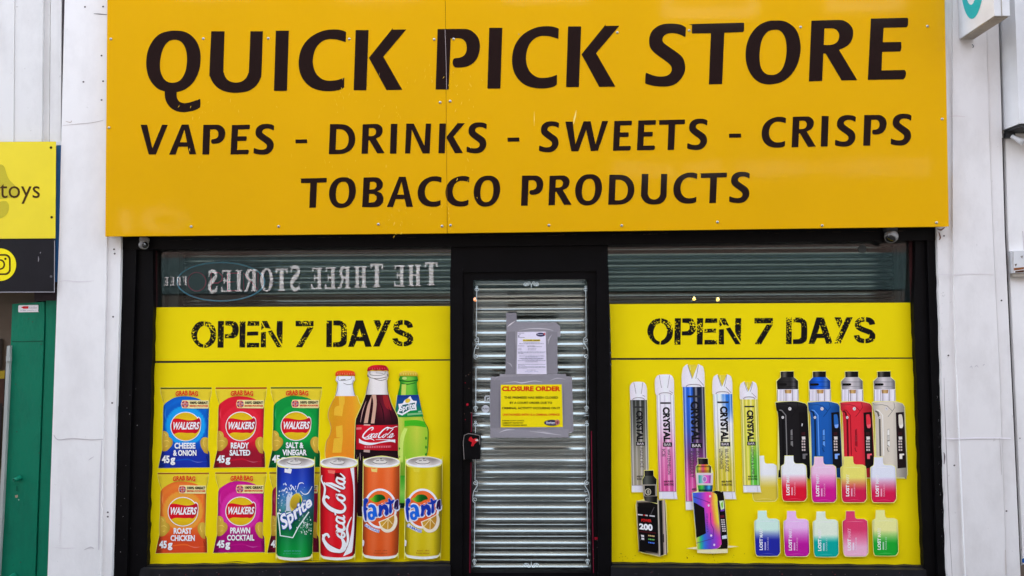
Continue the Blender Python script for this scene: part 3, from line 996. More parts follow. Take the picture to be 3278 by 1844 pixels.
for cy, fl in ((222, 1), (1404, -1)):
    for s in (1, -1):
        a.line(spiral(342 + 9 * s, cy - 3 * fl, 8, math.pi / 2 * fl, 1.3, -s * fl), 2.4, ET, 2)
        a.line(spiral(342 + 25 * s, cy - 1 * fl, 7, math.pi / 2 * fl, 1.3, s * fl), 2.4, ET, 2)
        a.line([(342 + 12 * s, cy + 7 * fl), (342 + 26 * s, cy + 8 * fl), (342 + 33 * s, cy)], 2.2, ET, 3)
    a.line([(342, cy - 2 * fl), (342, cy + 16 * fl)], 4, ET, 2, (1.0, 0.3))
a.build('etched_border', DOOR, 'white etched scrolls and lines round the door pane')


# ------------------------------------------------------------------ roller shutters behind the glass
def shutter(x0, x1, z_top, z_bot, Y, label, hood, rails):
    T = empty('roller_shutter', (x0, Y, z_bot), label, 'shutter', 'roller shutters behind the glass')
    p = 0.0732
    prof = [(0.0, 0.010), (0.0025, 0.009), (0.0035, -0.001), (0.0055, -0.003), (0.008, -0.002)]
    for i in range(1, 15):
        t = i / 15
        prof.append((0.008 + 0.040 * t, -0.002 + 0.0085 * math.sin(math.pi * t)))
    prof += [(0.048, -0.002), (0.050, -0.0045), (0.053, -0.005), (0.062, -0.0035), (0.0695, 0.0005), (0.0705, 0.009)]
    bm = bmesh.new()
    rows = []
    z = z_top
    nseg = 14
    r = random.Random(int(abs(x0) * 100))
    xs = [x0 + (x1 - x0) * i / nseg for i in range(nseg + 1)]
    while z > z_bot - p:
        dent = [r.gauss(0, 0.00006) for _ in xs]
        for dz, dy in prof:
            rows.append([bm.verts.new((x, Y + dy + d, z - dz)) for x, d in zip(xs, dent)])
        z -= p
    for A, B in zip(rows, rows[1:]):
        for i in range(nseg):
            f = bm.faces.new((A[i], A[i + 1], B[i + 1], B[i]))
    finish('slat_curtain', bm, M['steel'], T)
    if hood:
        box('hood', x0 - 0.03, x1 + 0.03, Y - 0.10, Y + 0.15, z_top + 0.0, z_top + 0.2, M['dark_metal'], T, 0.006)
    for ra, rb in rails:
        bm = bmesh.new()
        box_bm(bm, ra, rb, Y - 0.035, Y + 0.03, z_bot, z_top + 0.02)
        finish('guide_rail', bm, M['steel_dull'], T, 0.003)
    return T


def X(px, py, Y):
    return P(px, py, Y).x


def Z(px, py, Y):
    return P(px, py, Y).z


shutter(X(586, 900, YS), X(1462, 900, YS), Z(1000, 806, YS), Z(1000, 1815, YS), YS, 'galvanised roller shutter behind the drinks window', True,
        [(X(548, 900, YS), X(580, 900, YS)), (X(502, 900, YS), X(536, 900, YS))])
shutter(X(1930, 900, YS), X(2862, 900, YS), Z(2400, 784, YS), Z(2400, 1815, YS), YS, 'galvanised roller shutter behind the vapes window', True,
        [(X(2866, 900, YS), X(2876, 900, YS)), (X(2878, 900, YS), X(2905, 900, YS)), (X(2908, 900, YS), X(2922, 900, YS))])
shutter(X(1490, 1300, 0.19), X(1915, 1300, 0.19), Z(1700, 897, 0.19), 0.03, 0.19, 'galvanised roller shutter behind the door pane', True, [])

# unlit oval neon sign behind the left window
NY = 0.20
c = P(707, 902, NY)
N_ = empty('neon_sign', c, 'unlit oval neon sign with blue rim and red letters behind window glass', 'neon sign')
plate('back_panel', [ell(707, 902, 138, 60, 40)], NY + 0.012, 0.004, M['acrylic_dark'], N_)
bm = bmesh.new()
tube_bm(bm, [P(x, y, NY) for x, y in ell(707, 902, 140, 62, 48)], 0.005, 8, True)
finish('rim_tube', bm, M['tube_blue'], N_)
for nm, pts, cl in (('letter_tube', ell(630, 902, 29, 30, 28), True),
                    ('letter_tube', [(676, 932), (676, 874), (700, 872), (712, 884), (710, 898), (698, 906), (676, 906)], False),
                    ('letter_tube', [(764, 874), (728, 875), (728, 903), (756, 902), (728, 903), (728, 931), (766, 930)], False),
                    ('letter_tube', [(780, 930), (780, 874), (826, 928), (826, 872)], False)):
    bm = bmesh.new()
    tube_bm(bm, [P(x, y, NY - 0.004) for x, y in pts], 0.0042, 6, cl)
    finish(nm, bm, M['tube_red'], N_)

# ------------------------------------------------------------------ fascia sign
SY = -0.055
SIGN = empty('fascia_sign', P(1640, 750, SY), 'long yellow shop name sign with big black lettering over the shopfront', 'shop sign')
plate('panel', [(345, -170), (1423.2, -170), (1431.2, 746.6), (337, 757)], SY, 0.03, M['sign_yellow'], SIGN, 0.0012)['label'] = 'narrower panel of the yellow sign'
plate('panel', [(1424.4, -170), (3021, -170), (3037.5, 725), (1432.6, 746.5)], SY, 0.03, M['sign_yellow'], SIGN, 0.0012)['label'] = 'wider panel of the yellow sign'
plate('backing_batten', [(352, -160), (3016, -160), (3030, 718), (345, 750)], SY + 0.031, 0.025, M['gap'], SIGN)
plate('edge_trim', [(3022, -170), (3027, -170), (3036, 540), (3032.5, 540)], SY + 0.006, 0.045, M['white_plastic'], SIGN)
def words_of(row):
    """split a row of letter boxes where the gap is wider than a letter space; dashes stand alone"""
    out, cur = [], []
    for it in row:
        gap = it[1] - cur[-1][3] if cur else 0
        if cur and (gap > 0.30 * (it[4] - it[2]) or it[0] == '-' or cur[-1][0] == '-'):
            out.append(cur)
            cur = []
        cur.append(it)
    return out + [cur]


for row, lb in ((ROW1, 'large'), (ROW2, 'middle row'), (ROW3, 'bottom row')):
    for wd_ in words_of(row):
        bm = bmesh.new()
        for it in wd_:
            for loops in sign_letter(*it):
                prism_bm(bm, loops, SY - 0.0016, 0.0015)
        finish('lettering', bm, M['vinyl_black'], SIGN)
a = Art(SY - 0.0018)
a.line([(1424.3 + 0.4, 94), (1428, 200), (1429.5, 286)], 1.5, (150, 140, 140), 2)
a.line([(1428, 300), (1430, 520), (1431.2, 740)], 0.9, (150, 104, 10), 2)
a.build('panel_seam', SIGN, 'pale joint line crossing the letter P')
bm = bmesh.new()
lathe_bm(bm, [(0, 0.005), (0.004, 0.0047), (0.0072, 0.003), (0.0084, 0.0)], (0, 0, 0), (0, -1, 0), 14)
lathe_bm(bm, [(0, 0.0054), (0.0022, 0.0052), (0.0023, 0.0046)], (0, 0, 0), (0, -1, 0), 6, 1)
smesh = bpy.data.meshes.new('screw')
bm.to_mesh(smesh)
bm.free()
smesh.materials.append(M['screw'])
smesh.materials.append(M['dark_metal'])
for x, y in ((355, 125), (349, 409), (651, 124), (859, 123), (1118, 125), (1390, 126), (1452, 125), (1409, 328), (1441, 324), (1976, 104), (2206, 98), (2563, 87), (2969, 84), (3016, 381), (612, 725.5), (892, 725), (1211, 718), (1415, 724), (1442, 721), (1757, 721), (1990, 722), (2297, 711), (2632, 722), (2998, 713), (1661, 110)):
    o = bpy.data.objects.new('screw', smesh)
    COL.objects.link(o)
    o.parent = SIGN
    o.matrix_parent_inverse = Matrix.Translation(-SIGN.location)
    o.location = P(x, y, SY)
    if x == 1661:
        o.scale = (0.4, 0.4, 0.4)
# glints from the street opposite, painted on the acrylic as pale strokes
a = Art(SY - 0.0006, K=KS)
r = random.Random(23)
glints = []
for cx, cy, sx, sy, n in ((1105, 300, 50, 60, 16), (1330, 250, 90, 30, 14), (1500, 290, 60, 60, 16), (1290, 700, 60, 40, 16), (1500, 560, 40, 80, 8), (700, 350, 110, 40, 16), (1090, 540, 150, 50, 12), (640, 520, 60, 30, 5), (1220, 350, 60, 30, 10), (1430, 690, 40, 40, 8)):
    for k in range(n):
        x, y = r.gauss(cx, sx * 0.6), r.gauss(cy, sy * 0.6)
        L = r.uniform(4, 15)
        glints.append((x, y, L))
for x, y, L in glints:
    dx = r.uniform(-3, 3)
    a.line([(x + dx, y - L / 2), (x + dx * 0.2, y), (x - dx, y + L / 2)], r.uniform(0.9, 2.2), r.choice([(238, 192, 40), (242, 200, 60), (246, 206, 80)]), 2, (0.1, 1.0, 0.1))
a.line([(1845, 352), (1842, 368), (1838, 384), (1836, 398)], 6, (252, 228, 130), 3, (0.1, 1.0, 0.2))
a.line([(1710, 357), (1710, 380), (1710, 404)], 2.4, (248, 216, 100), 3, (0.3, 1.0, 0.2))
a.build('painted_glint', SIGN)

# ------------------------------------------------------------------ OPEN 7 DAYS header boards
HA = [[(690, 1070), (690, 1132), (650, 1150), (618, 1195), (604, 1250), (612, 1305), (640, 1350), (686, 1372), (680, 1412), (630, 1400), (575, 1350), (540, 1290), (528, 1235), (545, 1165), (590, 1105), (640, 1078)],
      [(703, 1070), (760, 1085), (810, 1125), (840, 1180), (848, 1250), (835, 1320), (795, 1375), (740, 1408), (692, 1412), (700, 1364), (745, 1330), (770, 1285), (775, 1235), (765, 1185), (740, 1150), (703, 1132)],
      [(872, 1070), (948, 1070), (942, 1412), (865, 1412)],
      [(965, 1072), (1070, 1072), (1115, 1100), (1135, 1150), (1135, 1210), (1115, 1260), (1070, 1292), (960, 1292), (960, 1240), (1030, 1235), (1055, 1210), (1057, 1160), (1040, 1135), (965, 1128)],
      [(1148, 1070), (1225, 1070), (1218, 1410), (1146, 1410)],
      [(1255, 1072), (1400, 1072), (1400, 1132), (1245, 1132)], [(1245, 1208), (1388, 1203), (1386, 1255), (1240, 1258)], [(1243, 1350), (1398, 1350), (1398, 1408), (1240, 1410)],
      [(1432, 1070), (1500, 1070), (1548, 1170), (1476, 1158)], [(1425, 1092), (1462, 1156), (1425, 1188)], [(1422, 1215), (1485, 1208), (1485, 1408), (1418, 1408)],
      [(1508, 1203), (1562, 1188), (1692, 1407), (1628, 1407)], [(1628, 1070), (1700, 1070), (1695, 1372), (1625, 1248)],
      [(1865, 1068), (2095, 1068), (2095, 1138), (1865, 1138)], [(2018, 1152), (2095, 1152), (1948, 1407), (1865, 1407)],
      [(2260, 1065), (2332, 1065), (2328, 1405), (2258, 1405)],
      [(2348, 1065), (2440, 1065), (2495, 1095), (2520, 1150), (2520, 1330), (2500, 1375), (2450, 1402), (2345, 1405), (2345, 1345), (2420, 1340), (2445, 1320), (2447, 1160), (2430, 1130), (2348, 1125)]]
HB = [[(1022, 1060), (1100, 1060), (1122, 1115), (1080, 1205)], [(1172, 1060), (1250, 1060), (1098, 1398), (1018, 1398)],
      [(1398, 1058), (1398, 1115), (1360, 1125), (1345, 1150), (1360, 1175), (1420, 1200), (1490, 1230), (1530, 1280), (1530, 1330), (1505, 1370), (1450, 1392), (1408, 1395), (1408, 1340), (1450, 1325), (1460, 1300), (1430, 1275), (1360, 1250), (1300, 1215), (1275, 1170), (1280, 1115), (1320, 1075), (1360, 1060)],
      [(1415, 1058), (1470, 1068), (1515, 1105), (1530, 1150), (1460, 1162), (1445, 1130), (1412, 1115)],
      [(1262, 1295), (1330, 1288), (1345, 1325), (1395, 1340), (1392, 1395), (1330, 1385), (1285, 1350)]]
HBA = [[(798, 1062), (888, 1062), (1000, 1400), (918, 1402), (897, 1328), (805, 1328), (770, 1402), (698, 1402)], [(843, 1168), (876, 1272), (808, 1272)]]


def hpx(p, off):
    return (480 + (p[0] + off) / 4, 760 + p[1] / 4)


STEN = [[csm([hpx(p, 0) for p in l], 3, 34)] for l in HA] + [[csm([hpx(p, 1840) for p in l], 3, 34)] for l in HB] + [[[hpx(p, 1840) for p in l] for l in HBA]]


def header(corners, label, conv):
    T = empty('header_board', P(*corners[0], YB), label, 'sign board', 'header boards over the picture boards')
    plate('panel', corners, YB, 0.006, M['board_yellow'], T)
    bm = bmesh.new()
    for loops in STEN:
        prism_bm(bm, [[conv(p) for p in l] for l in loops], YB - 0.0006, 0.0005)
    finish('lettering', bm, M['stencil'], T)


header([(489.5, 984)] + [(1443, 979.7), (1443, 1150), (486.5, 1155.5)], 'yellow header board on the crisps and drinks window', lambda p: p)
header([(1952, 973.5), (2924, 968.7), (2931.5, 1144.2), (1957, 1146)], 'yellow header board on the vapes window',
       lambda p: (2072 + (p[0] - 612) * 1.0271, 1018.75 + (p[1] - 1027.5) * 0.994 - (p[0] - 612) * 0.0012))
plate('joint_bar', [(486, 1155), (1443, 1149.5), (1443, 1155), (486, 1164)], YB + 0.004, 0.01, M['gap'], SHOP)
plate('joint_bar', [(1957, 1145.5), (2932, 1143.7), (2932, 1149.5), (1957, 1153.5)], YB + 0.004, 0.01, M['gap'], SHOP)

# ------------------------------------------------------------------ board of crisps and drinks
DRINK = empty('picture_board', P(470, 1800, YB), 'yellow window board printed with crisp packets, bottles and cans', 'picture board', 'picture boards in the windows')
plate('panel', [(486, 1162.5), (1443, 1154.5), (1441.6, 1800)] + jag((1441.6, 1800), (469, 1811), 22, 1.6, 31)[1:-1] + [(469, 1811)], YB, 0.006, M['board_yellow'], DRINK)
HALO = (238, 224, 120)
WHT = (226, 224, 230)


def grow(pts, d):
    cx = sum(p[0] for p in pts) / len(pts)
    cy = sum(p[1] for p in pts) / len(pts)
    w = max(abs(p[0] - cx) for p in pts)
    h = max(abs(p[1] - cy) for p in pts)
    return [(cx + (p[0] - cx) * (1 + d / w), cy + (p[1] - cy) * (1 + d / h)) for p in pts]


BODY = csm([(68, 103), (855, 103), (846, 210), (826, 300), (808, 400), (815, 430), (808, 700), (800, 900), (796, 1000), (802, 1070), (825, 1120), (830, 1335), (430, 1338), (33, 1345), (60, 1210), (85, 1100), (95, 1050), (92, 900), (105, 700), (108, 450), (124, 365), (96, 270), (76, 200)], 3)
LOWER = csm([(108, 450), (124, 365), (190, 308), (280, 258), (380, 236), (460, 235), (560, 247), (640, 268), (700, 300), (808, 405), (815, 430), (808, 700), (800, 900), (796, 1000), (802, 1070), (825, 1120), (830, 1335), (430, 1338), (33, 1345), (60, 1210), (85, 1100), (95, 1050), (92, 900), (105, 700)], 3)


def packet(dx, dy, label, cols, words, strip):
    mid, light, dark = cols
    a = Art(YB - 0.0004, 4.83, (500, 1220))
    a.dx, a.dy = dx, dy
    a.poly(grow(BODY, 6), HALO)
    yel, yd = (216, 194, 44), (168, 144, 30)

    def ycol(x, y):
        e = min(x - 70, 850 - x) / 60.0
        return mix(yd, yel, 0.35 + e) if y > 150 else yel
    a.poly(BODY, ycol, 14, 6)
    a.poly([(66, 100), (857, 98), (857, 122), (66, 124)], strip)
    a.line([(90, 230), (110, 300), (128, 360)], 10, yd, 3, (0.2, 1, 0.2))
    a.line([(840, 230), (824, 290), (812, 360)], 10, yd, 3, (0.2, 1, 0.2))

    def bcol(x, y):
        d = math.hypot(x - 455, y - 690)
        c = light if d < 300 else mix(light, mid, min(1, (d - 300) / 14))
        if d > 300:
            c = mix(c, mix(mid, light, 0.35), max(0, 1 - abs(d - 395) / 40) * 0.6)
        if y > 930:
            c = mix(c, dark, min(1, (y - 930) / 170))
        e = min(x - 100, 815 - x)
        if e < 45:
            c = mix(c, tuple(v * 0.62 for v in c), 1 - max(e, 0) / 45)
        return c
    a.poly(LOWER, bcol, 34, 44)
    # folds and gloss of the foil
    for pts, w, c in (([(150, 420), (138, 520), (150, 600)], 22, mix(mid, (255, 255, 255), 0.14)), ([(60, 1290), (250, 1240), (480, 1210), (620, 1250), (800, 1240)], 26, mix(dark, mid, 0.6)),
                      ([(540, 1225), (640, 1255), (720, 1245)], 18, mix(dark, (220, 220, 240), 0.28)), ([(770, 1150), (800, 1240), (815, 1320)], 22, tuple(v * 0.7 for v in dark)), ([(110, 1110), (80, 1230), (60, 1320)], 18, tuple(v * 0.72 for v in dark))):
        a.line(pts, w, c, 4, (0.1, 1, 0.1))
    chip, cd = (204, 172, 62), (170, 128, 40)
    for o in ([(107, 770), (150, 780), (185, 815), (195, 865), (235, 890), (255, 930), (250, 980), (215, 1030), (160, 1078), (100, 1085), (95, 1050), (92, 900)],
              [(802, 880), (760, 866), (715, 880), (685, 920), (680, 960), (690, 1010), (715, 1060), (750, 1108), (802, 1125), (800, 1070), (795, 1000)]):
        cx = sum(p[0] for p in o) / len(o)
        a.poly(csm(o, 3), lambda x, y: mix(chip, cd, abs(x - cx) / 110 + max(0, y - 1000) / 220), 6, 10)
    for pts in ([(120, 800), (150, 830), (140, 860)], [(115, 930), (170, 920), (210, 950)], [(740, 900), (725, 960), (750, 1020)], [(140, 1010), (180, 1000)]):
        a.line(pts, 13, (222, 196, 92), 3, (0.2, 1, 0.2))
    # roundel
    a.poly(ell(455, 702, 236, 228, 44), WHT)
    a.poly(csm([(600, 590), (655, 548), (690, 590), (692, 690), (670, 740), (600, 700)], 3), WHT)
    a.poly(ell(455, 702, 224, 216, 44), lambda x, y: mix((228, 198, 26), (206, 166, 24), abs(y - 690) / 230), 4, 10)
    rib = csm([(268, 584), (330, 578), (410, 592), (500, 606), (570, 602), (630, 586), (655, 566), (682, 600), (684, 680), (660, 760), (610, 808), (560, 800), (480, 804), (400, 798), (330, 800), (272, 822), (246, 780), (234, 690), (248, 620)], 3, 60)
    a.poly(rib, lambda x, y: mix((206, 18, 34), (150, 10, 44), max(0, x - 420) / 500 + (0.35 if 650 < y < 740 else 0)), 8, 10)
    a.text('WALKERS', ((266, 632), (676, 632), (652, 746), (244, 752)), (240, 236, 240), 0.034)
    # badge
    a.poly(csm([(440, 293), (812, 300), (808, 424), (440, 420), (400, 400), (385, 357), (400, 312)], 3, 70), (236, 214, 148))
    a.poly(ell(447, 358, 56, 56, 24), (196, 50, 48))
    for pts, w, c in (([(405, 330), (490, 386)], 16, (70, 66, 110)), ([(405, 386), (490, 330)], 16, (70, 66, 110)), ([(447, 302), (447, 414)], 26, (226, 206, 190)), ([(391, 358), (503, 358)], 26, (226, 206, 190)), ([(447, 304), (447, 412)], 14, (190, 30, 40)), ([(393, 358), (501, 358)], 14, (190, 30, 40))):
        a.line(pts, w, c, 1)
    a.tbox('100% GREAT', 522, 314, 800, 356, (52, 44, 30), 0.05)
    a.tbox('BRITISH POTATOES', 516, 370, 800, 398, (200, 56, 30), 0.05)
    a.tbox('GRAB BAG', 298, 158, 648, 236, (232, 200, 90), 0.085, 14, ref=0.05)
    a.tbox('GRAB BAG', 298, 158, 648, 236, (206, 62, 16), 0.05, 14)
    if words:
        w1_, w2_, b1, b2 = words
        for w, (x0, x1), y0, y1 in ((w1_, b1, 952, 1046), (w2_, b2, 1064, 1156)):
            a.tbox(w, x0, y0, x1, y1, (236, 240, 236), 0.04)
    a.tbox('45', 92, 1152, 212, 1270, tuple(v * 0.6 for v in dark), 0.05)
    a.tbox('45', 88, 1150, 208, 1268, (238, 236, 240), 0.045)
    a.tbox('g', 218, 1184, 294, 1298, (238, 236, 240), 0.045)
    a.build('crisp_packet_print', DRINK, label)


packet(0, 0, 'printed blue crisp packet, cheese and onion', ((12, 90, 186), (22, 150, 222), (24, 46, 152)), ('CHEESE', '& ONION', (282, 606), (262, 622)), (84, 84, 24))
packet(176.5, -0.5, 'printed red crisp packet, ready salted', ((206, 26, 46), (214, 36, 56), (146, 22, 42)), ('READY', 'SALTED', (300, 582), (282, 602)), (150, 62, 18))
packet(353, -1.3, 'printed green crisp packet, salt and vinegar', ((12, 138, 56), (16, 150, 60), (6, 100, 46)), ('SALT &', 'VINEGAR', (300, 574), (246, 624)), (84, 96, 24))
packet(-8.7, 272.7, 'printed orange crisp packet, roast chicken', ((226, 112, 42), (228, 150, 52), (206, 70, 34)), ('ROAST', 'CHICKEN', (312, 594), (264, 640)), (150, 92, 30))
packet(175.7, 271.5, 'printed magenta crisp packet, prawn cocktail', ((188, 22, 128), (204, 44, 150), (158, 12, 110)), ('PRAWN', 'COCKTAIL', (296, 604), (248, 668)), (150, 92, 30))
packet(349, 271, 'printed maroon crisp packet, mostly behind a can', ((152, 22, 60), (170, 30, 70), (112, 18, 44)), None, (130, 92, 30))

# bottles (zoom 1020,1160 at 4.529)
BO = (1020, 1160)
a = Art(YB - 0.0062, 4.529, BO)
out = csm([(240, 488), (555, 488), (585, 580), (615, 640), (600, 700), (545, 830), (530, 900), (540, 1100), (535, 1480), (108, 1480), (96, 1290), (112, 1150), (158, 1060), (180, 970), (165, 880), (138, 790), (148, 690), (190, 590), (225, 525)], 4)
a.poly(grow(out, 9), HALO)
a.poly(csm([(262, 200), (517, 200), (528, 255), (500, 300), (508, 400), (530, 496), (238, 496), (262, 400), (276, 300), (245, 258)], 3), lambda x, y: mix((196, 196, 210), (230, 230, 240), min(x - 250, 520 - x) / 60.0), 8, 3)
for pts, w in (([(285, 205), (292, 260), (380, 262), (470, 240), (476, 205)], 6), ([(262, 262), (278, 300), (272, 400), (244, 490)], 7), ([(505, 262), (494, 300), (506, 400), (530, 490)], 7), ([(320, 255), (390, 248)], 12), ([(360, 300), (420, 322), (490, 312)], 7)):
    a.line(pts, w, (112, 108, 100), 4)
a.poly(out, lambda x, y: mix(mix((216, 172, 34), mix((200, 144, 22), (226, 148, 38), (x - 130) / 420), min(1, 0.3 + min(x - 130, 560 - x) / 90)), (222, 126, 30), (y - 760) / 900), 8, 12)
for pts in ([(290, 490), (375, 490), (372, 610), (300, 630)], [(240, 645), (362, 622), (340, 780), (222, 768)], [(250, 930), (345, 910), (352, 1095), (258, 1085)], [(222, 1105), (352, 1090), (330, 1308), (200, 1310)]):
    a.poly(csm(pts, 3, 75), (222, 174, 48))
a.line([(225, 525), (190, 590), (150, 690), (140, 790), (167, 880), (182, 970), (160, 1060), (114, 1150), (98, 1290)], 9, (186, 140, 70), 4)
cap = csm([(243, 200), (248, 150), (290, 122), (390, 114), (490, 125), (526, 152), (530, 203), (500, 188), (450, 194), (400, 182), (350, 192), (300, 184), (270, 196)], 3, 60)
a.poly(cap, lambda x, y: mix((232, 84, 30), (190, 48, 18), (y - 120) / 90), 3, 5)
for x in range(275, 515, 34):
    a.line([(x, 150), (x + 4, 182)], 7, (244, 150, 110), 2, (0.3, 1, 0.3))
a.build('bottle_print', DRINK, 'printed orange drink bottle with a red cap')

a = Art(YB - 0.0062, 4.529, BO)
out = csm([(1140, 478), (1450, 474), (1500, 740), (1520, 820), (1550, 890), (1588, 970), (1588, 1110), (1582, 1290), (1555, 1400), (1560, 2080), (1540, 2110), (1130, 2110), (1120, 800)], 4)
a.poly(grow(out, 9), HALO)
a.poly(csm([(1178, 200), (1428, 200), (1442, 258), (1424, 310), (1448, 490), (1140, 490), (1180, 310), (1162, 258)], 3), lambda x, y: mix((24, 122, 30), (112, 186, 56), min(x - 1170, 1440 - x) / 100.0), 10, 3)
a.line([(1172, 262), (1300, 276), (1432, 258)], 16, (10, 84, 26), 4)
a.line([(1200, 300), (1280, 320), (1400, 296)], 12, (18, 100, 32), 4)
a.poly([(1206, 318), (1270, 318), (1262, 484), (1196, 484)], (186, 204, 86))
a.poly(ell(1245, 230, 34, 22), (176, 206, 110))
a.poly(out, lambda x, y: mix(mix((204, 210, 92), (142, 184, 44), (x - 1150) / 130) if x < 1280 else mix((150, 190, 48), (186, 200, 66), 1 - abs(x - 1420) / 140), (104, 176, 40), (y - 1050) / 900), 14, 12)
a.poly(csm([(1243, 845), (1420, 836), (1535, 860), (1562, 945), (1440, 926), (1330, 920), (1243, 935)], 3), (64, 172, 30))
a.poly(csm([(1240, 950), (1290, 960), (1230, 1150), (1222, 1450), (1150, 1450), (1180, 1100)], 3), (196, 222, 104))
a.line([(1500, 790), (1548, 890), (1586, 972), (1586, 1110), (1575, 1290), (1548, 1400)], 15, (28, 120, 30), 4, (0.4, 1, 0.5))
for y in (1100, 1230, 1340):
    a.poly(ell(1556, y, 12, 22), (30, 130, 34))
for y in (1250, 1370):
    a.poly(ell(1168, y, 14, 16), (60, 150, 30))
a.poly([(1130, 1640), (1560, 1640), (1560, 2060), (1130, 2060)], lambda x, y: mix((60, 170, 40), (150, 220, 90), 1 - abs(y - 1900) / 250), 1, 5)
a.poly([(1130, 2040), (1560, 2040), (1556, 2112), (1134, 2112)], (8, 40, 24))
lab = [(1143, 476), (1449, 471), (1503, 730), (1520, 786), (1116, 796), (1108, 730)]
a.poly(lab, lambda x, y: mix(mix((24, 44, 130), (18, 80, 130), (y - 470) / 120), (10, 132, 58), (y - 590) / 130), 2, 8)
star = [(1156, 604), (1215, 596), (1246, 548), (1290, 522), (1330, 488), (1350, 530), (1372, 556), (1424, 560), (1412, 620), (1422, 690), (1330, 700), (1212, 770), (1134, 742), (1166, 670)]
a.poly(star, WHT)
a.poly(grow([(1186, 622), (1240, 612), (1400, 580), (1394, 630), (1400, 674), (1320, 682), (1210, 744), (1160, 728), (1188, 672)], -2), (24, 88, 92))
a.poly(ell(1292, 556, 40, 30, 18, -0.5), (214, 186, 50))
a.text('Sprite', ((1176, 628), (1396, 570), (1400, 690), (1172, 738)), WHT, 0.03)
a.poly([(1285, 742), (1505, 726), (1508, 752), (1288, 772)], (120, 178, 120))
a.poly([(1442, 706), (1486, 700), (1490, 720), (1446, 726)], (150, 190, 150))
cap = csm([(1163, 200), (1178, 150), (1230, 126), (1300, 124), (1392, 131), (1436, 158), (1440, 208), (1400, 192), (1360, 200), (1310, 190), (1260, 198), (1215, 190)], 3, 60)
a.poly(cap, lambda x, y: mix((226, 194, 62), (176, 142, 36), (y - 130) / 80), 3, 5)
for x in range(1190, 1430, 36):
    a.line([(x, 150), (x + 3, 188)], 7, (240, 220, 120), 2, (0.3, 1, 0.3))
a.build('bottle_print', DRINK, 'printed green bottle of lemon drink with a yellow cap')

SCRIPT = []          # script lettering, unit box 1000 x 330, y up: (points, width, taper)
SCRIPT.append(([(190, 235), (226, 262), (214, 300), (165, 312), (100, 262), (52, 180), (30, 100), (48, 40), (100, 22), (160, 50), (196, 100)], 34, (0.7, 1.3, 0.5)))
SCRIPT.append(([(60, 48), (100, 6), (180, -14), (280, 0), (360, -22), (430, -60)], 26, (0.8, 1.2, 0.3)))
SCRIPT.append(([(236, 134), (205, 110), (190, 64), (208, 32), (238, 40), (260, 84), (258, 128), (236, 136), (262, 140), (286, 122)], 24, (1, 1, 0.6)))
SCRIPT.append(([(340, 128), (316, 140), (286, 106), (276, 60), (294, 30), (336, 50), (360, 80)], 25, (0.8, 1.2, 0.6)))
SCRIPT.append(([(420, 134), (392, 138), (362, 98), (358, 52), (376, 32), (404, 54), (430, 140)], 24, (1, 1.1, 0.8)))
SCRIPT.append(([(432, 140), (414, 60), (424, 32), (450, 52)], 24, (1, 1, 0.5)))
SCRIPT.append(([(452, 150), (478, 160)], 24, (0.8, 0.8)))
SCRIPT.append(([(646, 236), (668, 270), (648, 306), (596, 300), (536, 236), (498, 150), (490, 70), (520, 28), (566, 32), (610, 84)], 34, (0.7, 1.3, 0.5)))
SCRIPT.append(([(560, 270), (620, 320), (700, 300), (780, 296), (860, 340), (920, 332)], 22, (0.5, 1.2, 0.3)))
SCRIPT.append(([(660, 134), (630, 108), (618, 60), (636, 30), (666, 40), (688, 86), (684, 128), (662, 136), (700, 138), (726, 110)], 25, (1, 1, 0.6)))
SCRIPT.append(([(724, 90), (780, 200), (822, 290), (840, 270), (800, 160), (764, 60), (776, 32), (806, 60)], 24, (0.7, 1.2, 0.6)))
SCRIPT.append(([(878, 134), (850, 138), (820, 98), (816, 52), (834, 32), (862, 54), (888, 140)], 24, (1, 1.1, 0.8)))
SCRIPT.append(([(890, 140), (872, 60), (882, 32), (912, 54), (940, 92)], 24, (1, 1, 0.5)))


def script(a, quad, col, fat=1.0):
    tl, tr, br, bl = quad
    for pts, w, tp in SCRIPT:
        o = ribbon(pts, w * fat, 5, tp)
        q = []
        for x, y in o:
            u, w_ = x / 950, y / 330
            q.append(tuple((bl[i] * (1 - u) + br[i] * u) * (1 - w_) + (tl[i] * (1 - u) + tr[i] * u) * w_ for i in (0, 1)))
        a.poly(q, col)


a = Art(YB - 0.0108, 4.529, BO)
out = csm([(684, 468), (1016, 468), (1062, 620), (1130, 760), (1156, 880), (1150, 1290), (1164, 1420), (1170, 1800), (1130, 2180), (1080, 2230), (620, 2236), (560, 2200), (535, 1900), (520, 1480), (524, 1300), (535, 880), (560, 780), (620, 640), (660, 540)], 4)
a.poly(grow(out, 10), HALO)
a.poly(csm([(716, 125), (1004, 125), (1014, 195), (994, 258), (1000, 400), (1022, 476), (680, 476), (704, 350), (734, 250), (708, 190)], 3), lambda x, y: mix((176, 170, 160), (222, 218, 214), min(x - 705, 1010 - x) / 70.0), 9, 3)
for pts, w in (([(745, 130), (752, 180), (850, 190), (950, 175), (966, 130)], 7), ([(722, 200), (760, 225), (860, 236), (985, 212)], 8), ([(800, 236), (900, 262), (985, 240)], 8), ([(735, 250), (712, 350), (690, 465)], 7), ([(992, 258), (1000, 400), (1014, 466)], 8), ([(830, 152), (940, 160)], 6), ([(712, 180), (716, 210)], 14), ([(1000, 170), (1004, 205)], 14)):
    a.line(pts, w, (96, 84, 70), 4)
a.poly(out, lambda x, y: mix(mix((30, 8, 14), (108, 22, 40), max(0, 1 - abs(x - 960) / 230)), (22, 8, 16), max(0, (y - 700) / 300) if y < 1300 else 0.8), 18, 18)
a.poly(csm([(930, 480), (1000, 478), (1040, 620), (1060, 700), (980, 660), (940, 560)], 3), (150, 34, 40))
